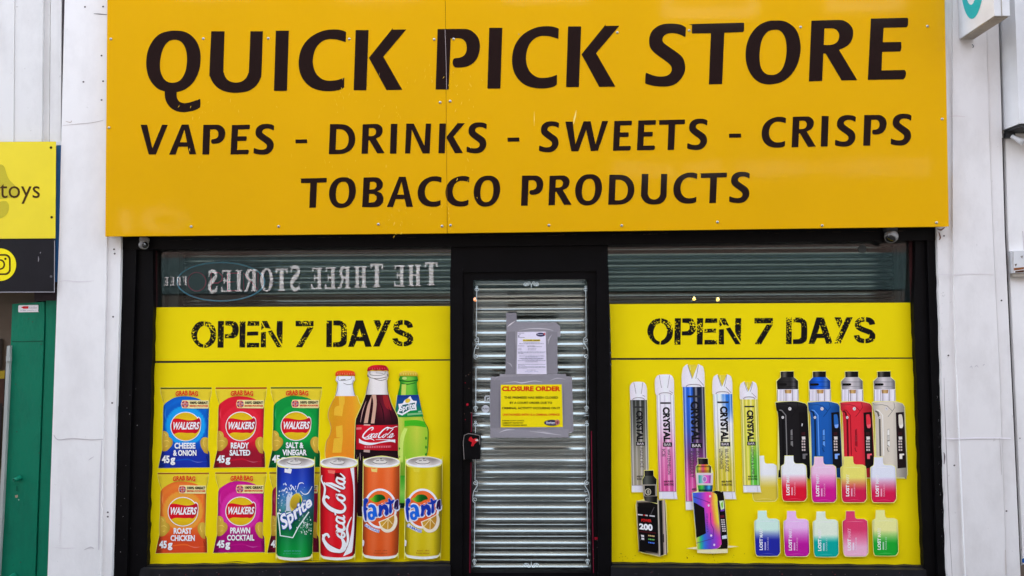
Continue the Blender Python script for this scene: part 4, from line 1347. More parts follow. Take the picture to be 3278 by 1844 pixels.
for pts in ([(770, 470), (832, 470), (840, 610), (808, 885), (757, 885), (792, 600)], [(770, 480), (752, 620), (712, 880), (655, 882), (700, 660), (735, 560)]):
    a.poly(csm(pts, 3), (198, 158, 136))
a.line([(690, 560), (640, 700), (606, 870)], 12, (190, 150, 140), 4, (0.3, 1, 0.4))
for pts in ([(880, 560), (930, 700), (950, 880)], [(1010, 640), (1050, 760), (1070, 880)]):
    a.line(pts, 16, (40, 10, 22), 4, (0.2, 1, 1))
for x in (548, 1152):
    a.line([(x, 1340), (x, 1900)], 10, (120, 96, 100), 2, (0.2, 1, 0.2))
a.line([(600, 1310), (606, 1420)], 10, (170, 150, 150), 2, (0.4, 1, 0.4))
a.poly([(655, 1258), (745, 1262), (740, 1308), (652, 1300)], (176, 150, 140))
a.poly(csm([(545, 905), (840, 912), (1152, 904), (1152, 1282), (850, 1274), (545, 1262)], 3, 70), lambda x, y: mix((206, 24, 40), (140, 8, 26), max(0, (x - 900) / 320, (650 - x) / 200) + (y - 900) / 1400), 12, 6)
a.poly([(655, 896), (750, 898), (748, 918), (655, 916)], (200, 160, 150))
script(a, ((690, 936), (1160, 936), (1080, 1105), (608, 1105)), WHT, 1.1)
a.line([(830, 1120), (1040, 1118)], 7, WHT, 2)
a.poly(csm([(585, 1103), (640, 1140), (740, 1164), (860, 1160), (1000, 1128), (1110, 1118), (1112, 1166), (1040, 1150), (900, 1168), (780, 1196), (680, 1196), (586, 1166)], 3, 70), WHT)
a.poly([(664, 1214), (1050, 1208), (1048, 1238), (664, 1242)], (210, 104, 116))
for x in range(690, 1040, 34):
    a.poly([(x, 1214), (x + 12, 1214), (x + 12, 1238), (x, 1238)], (176, 40, 60))
a.poly([(546, 945), (622, 940), (622, 972), (546, 976)], (212, 110, 110))
cap = csm([(703, 130), (715, 80), (770, 46), (860, 37), (960, 45), (1004, 82), (1019, 132), (980, 114), (930, 122), (880, 108), (830, 118), (780, 108), (740, 122)], 3, 60)
a.poly(cap, lambda x, y: mix((204, 30, 40), (140, 10, 26), max((y - 50) / 90, (x - 800) / 260)), 6, 6)
for x in range(740, 1000, 36):
    a.line([(x, 72), (x + 5, 108)], 7, (220, 90, 110), 2, (0.3, 1, 0.3))
a.build('bottle_print', DRINK, 'printed dark cola bottle with red label and white script')


# cans (zoom 4.027)
def can(ox, shade, lidx, label, bodycol, deco):
    a = Art(YB - 0.0175, 4.027, (ox[0], ox[1]))
    L, R_, top, bot, Lb, Rb = shade
    cx = (L + R_) / 2
    a.poly(grow(csm([(L + 4, top - 60), (cx, top - 105), (R_ - 4, top - 60), (R_ + 2, top), (Rb, bot), (Rb - 14, bot + 38), (Rb - 60, bot + 70), ((Lb + Rb) / 2, bot + 88), (Lb + 60, bot + 70), (Lb + 14, bot + 38), (Lb, bot), (L - 2, top)], 4), 6), HALO)
    a.poly(csm([(Lb + 2, bot - 10), (Rb - 2, bot - 10), (Rb - 20, bot + 40), (Rb - 70, bot + 74), ((Lb + Rb) / 2, bot + 88), (Lb + 60, bot + 70), (Lb + 18, bot + 36)], 4), lambda x, y: mix((190, 186, 180), (232, 230, 222), (y - bot) / 70), 1, 4)
    body = csm([(L, top), (L + 42, top + 34), (cx, top + 48), (R_ - 42, top + 30), (R_, top - 4), (R_ - 2, top + 500), (Rb + 4, bot - 50), (Rb - 10, bot + 4), (Rb - 45, bot + 38), ((Lb + Rb) / 2, bot + 54), (Lb + 45, bot + 34), (Lb + 8, bot), (Lb + 2, bot - 50), (L - 4, top + 500)], 4)

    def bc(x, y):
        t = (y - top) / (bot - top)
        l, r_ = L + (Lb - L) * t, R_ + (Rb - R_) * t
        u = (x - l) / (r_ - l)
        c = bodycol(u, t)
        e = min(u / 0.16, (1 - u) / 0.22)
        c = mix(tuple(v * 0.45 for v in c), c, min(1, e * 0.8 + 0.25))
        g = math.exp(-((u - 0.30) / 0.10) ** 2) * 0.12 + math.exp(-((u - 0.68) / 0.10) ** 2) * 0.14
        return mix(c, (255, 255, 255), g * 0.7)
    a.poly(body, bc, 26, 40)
    # lid
    a.poly(ell(lidx, top - 28, (R_ - L) / 2 + 2, 70, 40), lambda x, y: mix((176, 172, 168), (236, 234, 230), abs(x - lidx) / 200 if y < top - 28 else 0.5 + (y - top + 28) / 60), 10, 8)
    a.poly(ell(lidx, top - 34, (R_ - L) / 2 - 22, 52, 40), lambda x, y: mix((140, 132, 126), (222, 218, 214), 0.72 + (y - top + 20) / 90 + 0.3 * math.sin(x / 40.0)), 12, 8)
    tx = lidx - 20
    a.poly(csm([(tx - 95, top - 38), (tx - 40, top - 60), (tx + 40, top - 58), (tx + 92, top - 36), (tx + 60, top - 10), (tx - 40, top - 8)], 4), (208, 205, 200))
    a.line([(tx - 94, top - 30), (tx - 40, top - 6), (tx + 60, top - 8), (tx + 92, top - 30)], 8, (104, 98, 92), 3)
    a.line([(tx - 50, top - 44), (tx - 10, top - 50)], 9, (96, 90, 86), 2)
    a.line([(tx + 6, top - 50), (tx + 50, top - 48)], 9, (110, 104, 98), 2)
    a.poly(ell(lidx - 5, top - 72, 14, 10, 12), (110, 104, 96))
    deco(a)
    a.build('can_print', DRINK, label)


BLUEINK = (22, 60, 160)


def deco_lemon(a):
    r = random.Random(5)
    a.poly([(206, 240), (240, 250), (268, 238), (300, 252), (285, 306), (204, 290)], WHT)
    for k in range(120):
        x, y = r.gauss(270, 110), r.gauss(640, 90)
        if not (115 < x < 540):
            continue
        q = r.uniform(3, 14)
        a.poly([(x + q * math.cos(t) * r.uniform(0.4, 1.3), y + q * 1.4 * math.sin(t) * r.uniform(0.4, 1.3)) for t in (0, 1.2, 2.4, 3.6, 4.9)], r.choice([(206, 216, 228), (168, 196, 210), (120, 160, 186), (226, 230, 236)]))
    a.poly(csm([(225, 790), (230, 640), (250, 560), (270, 610), (290, 530), (310, 600), (360, 580), (330, 700), (300, 790)], 3), (196, 208, 222))
    for pts in ([(170, 540), (180, 510), (200, 530), (225, 490), (250, 530)], [(260, 480), (285, 520), (310, 470), (330, 520), (350, 470)], [(370, 510), (390, 440), (430, 425), (455, 440)], [(410, 530), (450, 570), (500, 565), (535, 520), (560, 470)]):
        a.line(pts, 13, (216, 222, 234), 4, (0.5, 1, 0.3))
    for k in range(80):
        x, y = r.gauss(470, 60), r.gauss(950, 80)
        if not (330 < x < 556 and y > 780):
            continue
        q = r.uniform(3, 11)
        a.poly([(x + q * math.cos(t) * r.uniform(0.4, 1.3), y + q * 1.4 * math.sin(t) * r.uniform(0.4, 1.3)) for t in (0, 1.2, 2.4, 3.6, 4.9)], r.choice([(190, 214, 200), (120, 176, 150), (220, 232, 226)]))
    a.poly(ell(352, 680, 78, 124, 26, 0.25), (206, 190, 70))
    a.poly(ell(344, 668, 62, 98, 26, 0.25), lambda x, y: mix((196, 168, 36), (150, 124, 34), (y - 590) / 200), 3, 6)
    a.poly(csm([(404, 600), (424, 680), (400, 740), (330, 780), (388, 700)], 3), (18, 104, 46))
    a.line([(110, 815), (200, 830), (290, 800)], 15, (214, 232, 226), 4)
    a.line([(116, 818), (136, 960), (150, 1106), (312, 1132), (380, 1000), (520, 800)], 15, (206, 228, 220), 1)
    for c, f in ((BLUEINK, 0.07), ((60, 90, 180), 0.05), ((240, 240, 246), 0.03)):
        a.text('Sprite', ((140, 850), (530, 576), (576, 756), (196, 1096)), c, f, ref=0.03)
    a.tbox('savoare de lamaie', 196, 1290, 416, 1312, (70, 150, 150), 0.01)
    a.tbox('si lime natural', 186, 1326, 410, 1346, (60, 140, 120), 0.01)


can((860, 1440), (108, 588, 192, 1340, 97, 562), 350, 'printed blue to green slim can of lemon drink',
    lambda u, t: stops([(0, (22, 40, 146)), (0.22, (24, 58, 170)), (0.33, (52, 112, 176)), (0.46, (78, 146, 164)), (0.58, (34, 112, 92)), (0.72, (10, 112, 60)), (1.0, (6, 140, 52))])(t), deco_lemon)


def deco_cola(a):
    a.poly([(762, 262), (858, 268), (850, 310), (770, 300)], (232, 116, 100))
    a.poly([(850, 300), (945, 296), (942, 392), (850, 390)], (90, 10, 18))
    a.poly(csm([(1050, 238), (1100, 226), (1110, 500), (1108, 800), (1100, 1050), (1080, 1280), (1055, 1330), (960, 1372), (1035, 1200), (1080, 950), (1096, 650), (1085, 420)], 4, 60), lambda x, y: mix((236, 234, 238), (200, 196, 204), (x - 1040) / 90), 4, 8)
    script(a, ((690, 1340), (690, 292), (1010, 292), (1010, 1340)), (150, 10, 20), 1.5)
    script(a, ((690, 1340), (690, 292), (1010, 292), (1010, 1340)), (238, 232, 234), 1.1)
    a.line([(700, 1090), (720, 1200), (790, 1290), (900, 1310), (950, 1270), (960, 1200), (940, 1110), (965, 1010), (978, 920)], 34, (232, 226, 228), 5, (0.7, 1.1, 0.2))
    a.poly(ell(985, 412, 12, 14, 12), (232, 226, 228))


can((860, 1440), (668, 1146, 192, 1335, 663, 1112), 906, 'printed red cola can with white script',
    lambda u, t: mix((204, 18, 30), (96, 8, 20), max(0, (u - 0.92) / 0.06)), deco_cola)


B1, B2 = (20, 50, 156), (26, 96, 204)
FRUIT = [([[(98, 650), (122, 622), (150, 634), (156, 664), (132, 700), (127, 738), (152, 760), (129, 786), (136, 856), (131, 920), (114, 900), (101, 830), (94, 760)]], B1),
         ([[(152, 722), (190, 702), (228, 712), (256, 750), (264, 806), (276, 862), (242, 862), (236, 890), (205, 906), (168, 896), (150, 856), (152, 812), (184, 790), (216, 796), (216, 760), (196, 738), (164, 748)],
           [(186, 828), (206, 822), (214, 850), (200, 870), (186, 856)]], B2),
         ([[(290, 718), (314, 706), (330, 722), (362, 700), (398, 716), (419, 772), (415, 832), (386, 850), (366, 818), (376, 784), (356, 758), (334, 790), (326, 846), (300, 862), (285, 842), (296, 790)]], B1),
         ([[(374, 682), (420, 674), (412, 636), (430, 626), (450, 656), (496, 640), (480, 680), (456, 700), (462, 790), (441, 822), (424, 800), (430, 704), (386, 696)]], B1),
         ([[(490, 744), (500, 674), (530, 640), (545, 652), (545, 762), (516, 770), (520, 728), (504, 768)]], (40, 22, 66))]


def deco_fruit(word, wcol):
    def f(a):
        s = 0
        a.poly([(190, 238), (232, 246), (274, 236), (270, 290), (200, 282)], (232, 196, 110) if word[0] == 'P' else (214, 200, 60))
        a.poly(ell(310, 757, 216, 258, 44), WHT)
        a.poly(ell(310, 757, 188, 230, 44), lambda x, y: mix((226, 104, 44), (206, 78, 34), (y - 560) / 400), 4, 8)
        leaf = csm([(168, 632), (215, 612), (250, 580), (320, 576), (365, 600), (380, 636), (330, 650), (290, 672), (240, 676), (200, 655)], 3, 60)
        a.poly(leaf, lambda x, y: stops([(0, (196, 200, 40)), (0.3, (80, 160, 30)), (0.55, (18, 92, 24)), (1, (14, 70, 20))])((x - 168) / 210), 10, 2)
        a.line([(120, 960), (170, 1000), (240, 1036), (300, 1052)], 40, (206, 206, 214), 4)
        a.text(word, ((112, 958), (300, 1036), (296, 1072), (108, 992)), wcol, 0.02)
        sl = csm([(288, 926), (400, 880), (506, 822), (530, 880), (526, 960), (490, 1030), (430, 1064), (370, 1062), (318, 1018)], 3, 60)
        a.poly(sl, (232, 214, 190))
        a.poly(csm([(306, 932), (420, 886), (490, 842), (492, 910), (470, 980), (430, 1022), (380, 1022), (330, 988)], 3, 60), lambda x, y: mix((196, 150, 40), (178, 124, 40), (x - 300) / 200), 5, 4)
        for q in ((330, 990), (408, 1022), (470, 960)):
            a.line([(412, 892), q], 9, (232, 208, 150), 1)
        for c, w in ((WHT, 36), ((150, 168, 214), 9), (None, 0)):
            for g_, ink in FRUIT:
                if c:
                    a.line(csm(g_[0] + g_[0][:1], 2), w, c, 2)
                else:
                    a.poly([csm(l, 3) for l in g_], ink)
                if c == WHT:
                    a.poly(csm(g_[0], 3), WHT)
        a.tbox('suc de', 240, 1288, 400, 1306, (150, 70, 30), 0.0)
        a.tbox('fructe natural', 228, 1322, 400, 1342, (150, 70, 30), 0.0)
        a.poly(csm([(82, 1160), (100, 1164), (106, 1190), (98, 1240), (80, 1246)], 3), (214, 208, 204))
    return f


can((1140, 1440), (95, 562, 186, 1322, 82, 542), 326, 'printed orange slim can with blue lettering', lambda u, t: mix((224, 96, 38), (206, 82, 30), t), deco_fruit('PORTOCALE', (70, 110, 190)))
can((1140 + 545 / 4.027, 1440), (95, 562, 186, 1322, 82, 542), 332, 'printed yellow slim can with blue lettering', lambda u, t: mix((206, 186, 22), (196, 176, 20), t), deco_fruit('LAMAIE', (70, 110, 190)))

# ------------------------------------------------------------------ board of vapes
VAPE = empty('picture_board', P(1960, 1800, YB), 'yellow window board printed with rows of coloured vapes', 'picture board', 'picture boards in the windows')
plate('panel', [(1957.5, 1152.5), (2931.5, 1148.5), (2957, 1812)] + jag((2957, 1812), (1957, 1805), 22, 1.4, 41)[1:-1] + [(1957, 1805)], YB, 0.006, M['board_yellow'], VAPE)

SMALL = csm([(440, 116), (548, 116), (551, 180), (562, 205), (585, 214), (660, 215), (692, 232), (707, 275), (716, 600), (712, 640), (690, 672), (655, 682), (455, 682), (424, 668), (410, 630), (404, 500), (395, 275), (405, 240), (430, 222), (437, 195)], 3)


def small_vape(dx, dy, c0, c1, label, t0=0.40, t1=0.72, hide=0, ink=(236, 226, 236), Yk=0.013):
    a = Art(YB - Yk, 3.916, (2400, 1430))
    a.dx, a.dy = dx / 3.916, dy / 3.916
    a.poly(grow(SMALL, 7), (240, 222, 128))
    a.poly(SMALL, lambda x, y: mix(tuple(v * 0.74 for v in mix(c0, c1, ((y - 116) / 566 - t0) / (t1 - t0))), mix(c0, c1, ((y - 116) / 566 - t0) / (t1 - t0)), min(1, 0.35 + min(x - 398, 714 - x, 690 - y) / 34.0)), 20, 30)
    a.line([(440, 250), (560, 244), (660, 250)], 8, mix(c0, (255, 255, 255), 0.3), 3, (0.2, 1, 0.2))
    a.line([(455, 664), (560, 650), (655, 664)], 10, mix(c1, (255, 255, 255), 0.16), 3, (0.2, 1, 0.2))
    if not hide:
        a.text('LOST', ((458, 608), (458, 462), (500, 462), (500, 608)), ink, 0.04)
        a.text('MARY', ((458, 450), (458, 330), (500, 330), (500, 450)), mix(ink, c0, 0.45) if t0 < 0.5 else ink, 0.03)
        a.poly([(522, 510), (540, 510), (540, 608), (522, 608)], mix(ink, c1, 0.35))
        a.text('FLAVOUR ICE', ((556, 608), (556, 448), (574, 448), (574, 608)), mix(ink, c1, 0.3), 0.01)
    a.build('vape_print', VAPE, label)


small_vape(-368, 0, (226, 228, 234), (208, 186, 60), 'printed white to yellow small vape, half behind a tall one', 0.4, 0.7, 1, Yk=0.0004)


# tall clear vapes: tip, body, end cap in zoom pixels
def bar_vape(org, z, tip, notch, body, cap, tint, stripes, word, label, dark=False):
    a = Art(YB - 0.004, z, org)
    tl, tr, br, bl = body
    hull = [tip[0]] + tip[1:-1] + [tip[-1], tr, br, cap[0], cap[1], bl, tl]
    a.poly(grow(hull, 7), (236, 218, 130))
    a.poly(csm(tip, 3, 60), lambda x, y: mix((232, 228, 234), (206, 200, 206), abs((x - (tl[0] + tr[0]) / 2) / (tr[0] - tl[0])) * 1.2), 8, 4)
    for pts in notch[1]:
        a.line(pts, 5, (132, 122, 120), 3)
    if notch[0]:
        a.poly(notch[0], (214, 196, 60))
        a.line([(notch[0][0][0] + 18, notch[0][0][1] + 4), (notch[0][0][0] + 24, notch[0][0][1] + 50)], 8, (232, 220, 120), 2)

    def bc(x, y):
        t = (y - tl[1]) / (bl[1] - tl[1])
        l, r_ = tl[0] + (bl[0] - tl[0]) * t, tr[0] + (br[0] - tr[0]) * t
        u = (x - l) / (r_ - l)
        return stripes(u, tint(u, t))
    a.poly([tl, tr, br, bl], bc, 40, 26)
    ux = ((br[0] - bl[0]) + (tr[0] - tl[0])) / 2

    def q(u, t):
        l, r_ = tl[0] + (bl[0] - tl[0]) * t, tr[0] + (br[0] - tr[0]) * t
        return (l + (r_ - l) * u, tl[1] + (bl[1] - tl[1]) * t)
    inkc = (22, 22, 24)
    # cap
    a.poly([bl, br, cap[0], cap[1]], (226, 226, 234))
    a.poly([((bl[0] * 5 + br[0]) / 6, bl[1]), br, cap[0], ((cap[1][0] * 5 + cap[0][0]) / 6, cap[1][1])], (214, 214, 224))
    a.line([((bl[0] + br[0] * 5) / 6, bl[1]), ((cap[1][0] + cap[0][0] * 5) / 6, cap[0][1])], 5, (176, 172, 180), 1)
    a.line([bl, br], 6, (150, 140, 150), 1)
    # collar and print
    a.line([(tl[0] + ux * 0.14, tl[1] - 2), (tl[0] + ux * 0.24, tl[1] - 18), (tl[0] + ux * 0.5, tl[1] - 24), (tl[0] + ux * 0.76, tl[1] - 18), (tl[0] + ux * 0.86, tl[1] - 2)], 7, (146, 136, 140), 3)
    a.poly([q(0.2, 0.075), q(0.8, 0.075), q(0.8, 0.092), q(0.2, 0.092)], mix(inkc, (90, 90, 90), 0.3))
    a.text('CRYSTAL', (q(0.74, 0.125), q(0.74, 0.485), q(0.33, 0.485), q(0.33, 0.125)), inkc, 0.05)
    a.poly([q(0.3, 0.49), q(0.82, 0.49), q(0.82, 0.535), q(0.3, 0.535)], inkc)
    a.text('BAR', (q(0.36, 0.50), q(0.77, 0.50), q(0.77, 0.526), q(0.36, 0.526)), (196, 188, 190), 0.02)
    for i, w in enumerate(word):
        u1 = 0.72 - 0.3 * i
        a.text(w, (q(u1, 0.56), q(u1, 0.56 + 0.026 * len(w)), q(u1 - 0.19, 0.56 + 0.026 * len(w)), q(u1 - 0.19, 0.56)), (70, 60, 66), 0.0)
    a.text('600 PUFFS', (q(0.3, 0.885), q(0.86, 0.885), q(0.86, 0.905), q(0.3, 0.905)), mix(inkc, tint(0.5, 0.9), 0.2), 0.03)
    a.text('2% NICOTINE', (q(0.3, 0.915), q(0.86, 0.915), q(0.86, 0.937), q(0.3, 0.937)), mix(inkc, tint(0.5, 0.9), 0.2), 0.03)
    a.build('vape_print', VAPE, label)


def stripes_clear(u, c):
    w = 0.0
    for cc, s, k in ((0.10, 0.035, 0.55), (0.33, 0.03, 0.35), (0.60, 0.05, 0.5), (0.90, 0.035, 0.55)):
        w += k * math.exp(-((u - cc) / s) ** 2)
    d = 0.0
    for cc, s, k in ((0.03, 0.02, 0.45), (0.20, 0.02, 0.35), (0.46, 0.02, 0.22), (0.80, 0.02, 0.35), (0.97, 0.02, 0.4)):
        d += k * math.exp(-((u - cc) / s) ** 2)
    return mix(mix(c, (240, 236, 242), w), (70, 70, 76), d)


bar_vape((1990, 1150), 3.22, [(88, 400), (84, 295), (95, 258), (128, 234), (218, 235), (248, 262), (258, 300), (260, 420), (90, 420)],
         (None, [[(125, 240), (138, 300), (148, 356)], [(218, 240), (210, 300), (203, 356)], [(215, 370), (240, 384)]]), [(88, 420), (260, 420), (280, 1300), (105, 1300)], [(284, 1368), (106, 1368)],
         lambda u, t: stops([(0, (46, 50, 44)), (0.3, (84, 86, 76)), (0.6, (142, 138, 120)), (1, (156, 148, 124))])(t), stripes_clear, ('FIZZY ICE',), 'printed smoky grey tall vape')
bar_vape((1990, 1150), 3.22, [(346, 340), (342, 230), (352, 190), (390, 160), (500, 160), (534, 200), (540, 250), (540, 370), (358, 370)],
         (None, [[(388, 165), (400, 240), (412, 296)], [(494, 165), (484, 230), (474, 296)], [(490, 325), (528, 350)]]), [(360, 368), (540, 368), (562, 1365), (385, 1365)], [(572, 1438), (388, 1438)],
         lambda u, t: stops([(0, (222, 222, 228)), (0.32, (222, 200, 216)), (0.6, (214, 120, 170)), (1, (206, 74, 140))])(t), stripes_clear, ('WATERMELON', 'ICE'), 'printed pink tall vape')
bar_vape((2180, 1150), 2.957, [(10, 262), (8, 160), (22, 80), (60, 46), (84, 110), (110, 182), (136, 110), (162, 46), (205, 70), (220, 130), (222, 262)],
         ([(66, 52), (156, 52), (112, 176)], [[(64, 56), (84, 120), (104, 184)], [(164, 56), (154, 120), (140, 184)], [(156, 180), (214, 248)]]), [(18, 262), (222, 262), (250, 1345), (45, 1345)], [(258, 1424), (48, 1424)],
         lambda u, t: stops([(0, mix((30, 96, 210), (20, 26, 44), (u - 0.40) / 0.1)), (0.35, mix((44, 86, 180), (26, 26, 46), (u - 0.40) / 0.1)), (0.62, (112, 50, 110)), (0.8, (206, 74, 150)), (1, (216, 90, 150))])(t), stripes_clear, ('BLUE', 'RASPBERRY'), 'printed tallest dark blue to pink vape')
bar_vape((2180, 1150), 2.957, [(300, 330), (300, 215), (312, 165), (346, 142), (368, 200), (390, 258), (412, 200), (434, 142), (470, 162), (484, 220), (484, 330)],
         ([(352, 148), (428, 148), (391, 252)], [[(348, 150), (366, 210), (382, 258)], [(432, 150), (422, 210), (408, 258)], [(424, 262), (474, 318)]]), [(305, 330), (484, 330), (510, 1255), (335, 1255)], [(520, 1322), (338, 1322)],
         lambda u, t: stops([(0, mix((210, 228, 234), (32, 110, 206), (u - 0.38) / 0.2)), (0.16, mix((222, 226, 230), (60, 120, 200), (u - 0.45) / 0.2)), (0.3, (224, 222, 226)), (0.55, (218, 214, 150)), (0.75, (204, 190, 60)), (1, (200, 182, 36))])(t), stripes_clear, ('BLUE RAZZ', 'LEMONADE'), 'printed blue to yellow tall vape')
bar_vape((2180, 1150), 2.957, [(560, 380), (557, 275), (568, 232), (600, 210), (620, 262), (640, 306), (658, 262), (676, 210), (708, 228), (722, 280), (722, 380)],
         ([(606, 216), (670, 216), (640, 296)], [[(600, 218), (614, 268), (630, 306)], [(676, 218), (668, 268), (656, 306)], [(668, 318), (714, 362)]]), [(568, 380), (722, 380), (746, 1195), (590, 1195)], [(756, 1258), (593, 1258)],
         lambda u, t: mix(stops([(0, (214, 204, 70)), (0.5, (206, 206, 66)), (1, (214, 206, 70))])(t), (86, 186, 50), max(0, min(1, (t - 0.45) / 0.25)) * max(0, min(1, (u - 0.42) / 0.08))), stripes_clear, ('LEMON & LIME',), 'printed yellow and green tall vape')

# boxy black vape (zoom 2020,1480 at 4.528)
a = Art(YB - 0.0125, 4.528, (2020, 1480))
hull = [(193, 118), (326, 118), (330, 200), (374, 250), (376, 480), (384, 545), (480, 552), (505, 610), (528, 1290), (500, 1330), (410, 1362), (150, 1300), (116, 1260), (74, 620), (92, 560), (186, 536), (165, 250), (192, 200)]
a.poly(grow(hull, 8), (236, 220, 130))
a.poly(csm([(194, 120), (324, 118), (326, 196), (196, 200)], 3, 70), lambda x, y: mix((52, 50, 46), (10, 10, 10), abs(x - 230) / 60), 8, 1)
a.poly([(196, 196), (326, 194), (372, 246), (368, 322), (168, 322), (164, 252)], lambda x, y: mix((86, 88, 80), (20, 20, 18), abs(x - 230) / 110), 10, 2)
a.poly([(165, 322), (374, 320), (376, 490), (180, 494)], (150, 144, 132))
a.poly([(196, 338), (350, 334), (352, 484), (200, 486)], (16, 16, 14))
a.poly(ell(246, 428, 46, 50, 24), (176, 170, 150))
a.poly(ell(246, 428, 34, 38, 24), (40, 38, 34))
a.poly(ell(250, 428, 18, 30, 24), (150, 144, 128))
a.poly([(182, 492), (384, 490), (378, 592), (200, 560)], lambda x, y: mix((80, 78, 70), (12, 12, 10), abs(x - 250) / 90), 8, 1)
a.poly(csm([(382, 600), (400, 552), (470, 552), (496, 590), (524, 1290), (500, 1326), (420, 1358), (398, 1356)], 3, 60), lambda x, y: stops([(0, (150, 144, 132)), (0.12, (196, 186, 170)), (0.22, (40, 38, 36)), (0.5, (14, 12, 12)), (0.62, (150, 136, 124)), (0.85, (196, 178, 164)), (1, (60, 54, 50))])((x - 382 - (y - 600) * 0.03) / 118), 26, 2)
a.poly(csm([(78, 612), (98, 562), (200, 556), (384, 606), (402, 1356), (130, 1292), (112, 1250)], 3, 60), lambda x, y: mix((170, 156, 136), (14, 12, 12), min(1, min(x - 76 - (y - 600) * 0.04, (y - 560) / 1.2, (1330 - y) / 1.0) / 26.0)), 12, 20)
a.poly([(92, 640), (366, 676), (384, 1316), (126, 1262)], (10, 8, 10))
a.poly([(330, 650), (340, 652), (292, 756), (280, 754)], (70, 66, 70))
a.line([(440, 720), (446, 860)], 16, (14, 12, 12), 1)
a.line([(470, 1040), (474, 1160)], 14, (40, 34, 32), 1)
for x0, x1, c in ((98, 168, (206, 204, 210)), (182, 206, (176, 40, 44)), (208, 242, (190, 186, 190)), (268, 344, (196, 194, 200))):
    a.poly([(x0, 748 + (x0 - 98) * 0.1), (x1, 748 + (x1 - 98) * 0.1), (x1, 766 + (x1 - 98) * 0.1), (x0, 766 + (x0 - 98) * 0.1)], c)
a.text('POWER', ((150, 818), (296, 828), (296, 870), (150, 858)), (196, 30, 30), 0.04)
a.text('200', ((116, 884), (312, 898), (314, 998), (118, 970)), (228, 228, 240), 0.05)
a.poly([(108, 990), (362, 1016), (364, 1036), (110, 1008)], (60, 14, 20))
a.poly([(146, 1050), (188, 1056), (190, 1084), (148, 1078)], (206, 204, 206))
a.poly([(150, 1090), (190, 1096), (192, 1126), (152, 1120)], (196, 194, 198))
a.line([(136, 1040), (124, 1080), (140, 1136)], 6, (80, 76, 80), 3)
for y, c in ((1052, (206, 170, 110)), (1104, (90, 170, 80)), (1152, (60, 110, 220))):
    for k in range(4):
        a.poly([(250 + k * 24, y + k * 3), (268 + k * 24, y + 2 + k * 3), (268 + k * 24, y + 20 + k * 3), (250 + k * 24, y + 18 + k * 3)], mix(c, (220, 220, 230), 0.15 * (k % 2)))
a.build('vape_print', VAPE, 'printed black box vape with 200 on its screen')

# rainbow vape
a = Art(YB - 0.0125, 4.528, (2020, 1480))
a.poly(csm([(800, 1250), (960, 1222), (1180, 1200), (1400, 1208), (1570, 1220), (1400, 1240), (1402, 1312), (1180, 1322), (960, 1314), (960, 1262)], 3, 60), (232, 216, 170))
hull = [(968, -60), (1116, -56), (1124, 30), (1162, 60), (1190, 150), (1186, 330), (1182, 420), (1240, 408), (1316, 430), (1350, 490), (1404, 1180), (1374, 1254), (1240, 1262), (962, 1264), (946, 1110), (888, 440), (960, 420), (940, 160), (944, 60), (972, 30)]
a.poly(grow(hull, 7), (240, 222, 150))
a.poly([(970, -58), (1114, -54), (1118, 34), (976, 34)], lambda x, y: mix((60, 56, 52), (14, 12, 12), abs(x - 1010) / 60), 8, 1)
RB = stops([(0, (40, 120, 60)), (0.2, (214, 190, 50)), (0.45, (206, 70, 120)), (0.62, (222, 120, 40)), (0.8, (200, 180, 50)), (1, (90, 40, 90))])
a.poly([(974, 30), (1122, 30), (1162, 62), (1156, 152), (952, 152), (944, 62)], lambda x, y: mix(RB((x - 944) / 218), (20, 14, 20), 0.6 if abs(y - 62) < 8 or x > 1140 else (0.25 if y > 120 else 0)), 20, 8)
a.poly([(944, 156), (1188, 156), (1182, 326), (950, 326)], (206, 190, 200))
a.poly([(976, 186), (1156, 186), (1152, 304), (980, 304)], lambda x, y: stops([(0, (40, 150, 130)), (0.35, (150, 190, 196)), (0.55, (226, 70, 170)), (0.8, (210, 100, 190)), (1, (120, 40, 120))])((x - 976) / 180), 14, 1)
a.poly(ell(1066, 245, 34, 46, 20), (206, 180, 206))
a.poly(ell(1066, 245, 22, 34, 20), (150, 120, 180))
a.poly([(966, 332), (1186, 332), (1178, 426), (980, 426)], lambda x, y: mix(stops([(0, (30, 120, 40)), (0.3, (70, 190, 70)), (0.55, (20, 60, 120)), (0.75, (60, 170, 220)), (1, (30, 20, 60))])((x - 966) / 220), (12, 12, 20), 0.55 if y > 396 else 0), 14, 4)
side = csm([(1170, 432), (1236, 412), (1312, 432), (1346, 492), (1402, 1180), (1372, 1252), (1240, 1258), (1310, 1150), (1250, 520)], 3, 50)
a.poly(side, (16, 12, 14))
frontp = csm([(890, 442), (1168, 430), (1222, 470), (1252, 520), (1312, 1140), (1300, 1190), (1240, 1252), (966, 1262), (950, 1110)], 3, 50)
RAIN = stops([(0, (60, 150, 226)), (0.2, (62, 92, 200)), (0.42, (118, 70, 196)), (0.62, (206, 66, 180)), (0.78, (232, 62, 150)), (0.92, (236, 160, 60)), (1, (222, 206, 60))])
RAINB = stops([(0, (222, 196, 110)), (0.10, (150, 200, 70)), (0.2, (40, 170, 130)), (0.34, (50, 110, 206)), (0.55, (90, 70, 190)), (0.8, (150, 60, 190)), (1, (214, 60, 160))])
a.poly(frontp, lambda x, y: mix(RAIN((x - 890 - (y - 440) * 0.075) / 360 + 0.12 * (1 - abs(y - 600) / 600)), RAINB((x - 940) / 370), max(0, min(1, (y - 860) / 230))), 30, 36)
a.poly(csm([(908, 580), (940, 592), (1062, 662), (1086, 1030), (948, 1096)], 3, 40), (18, 14, 16))
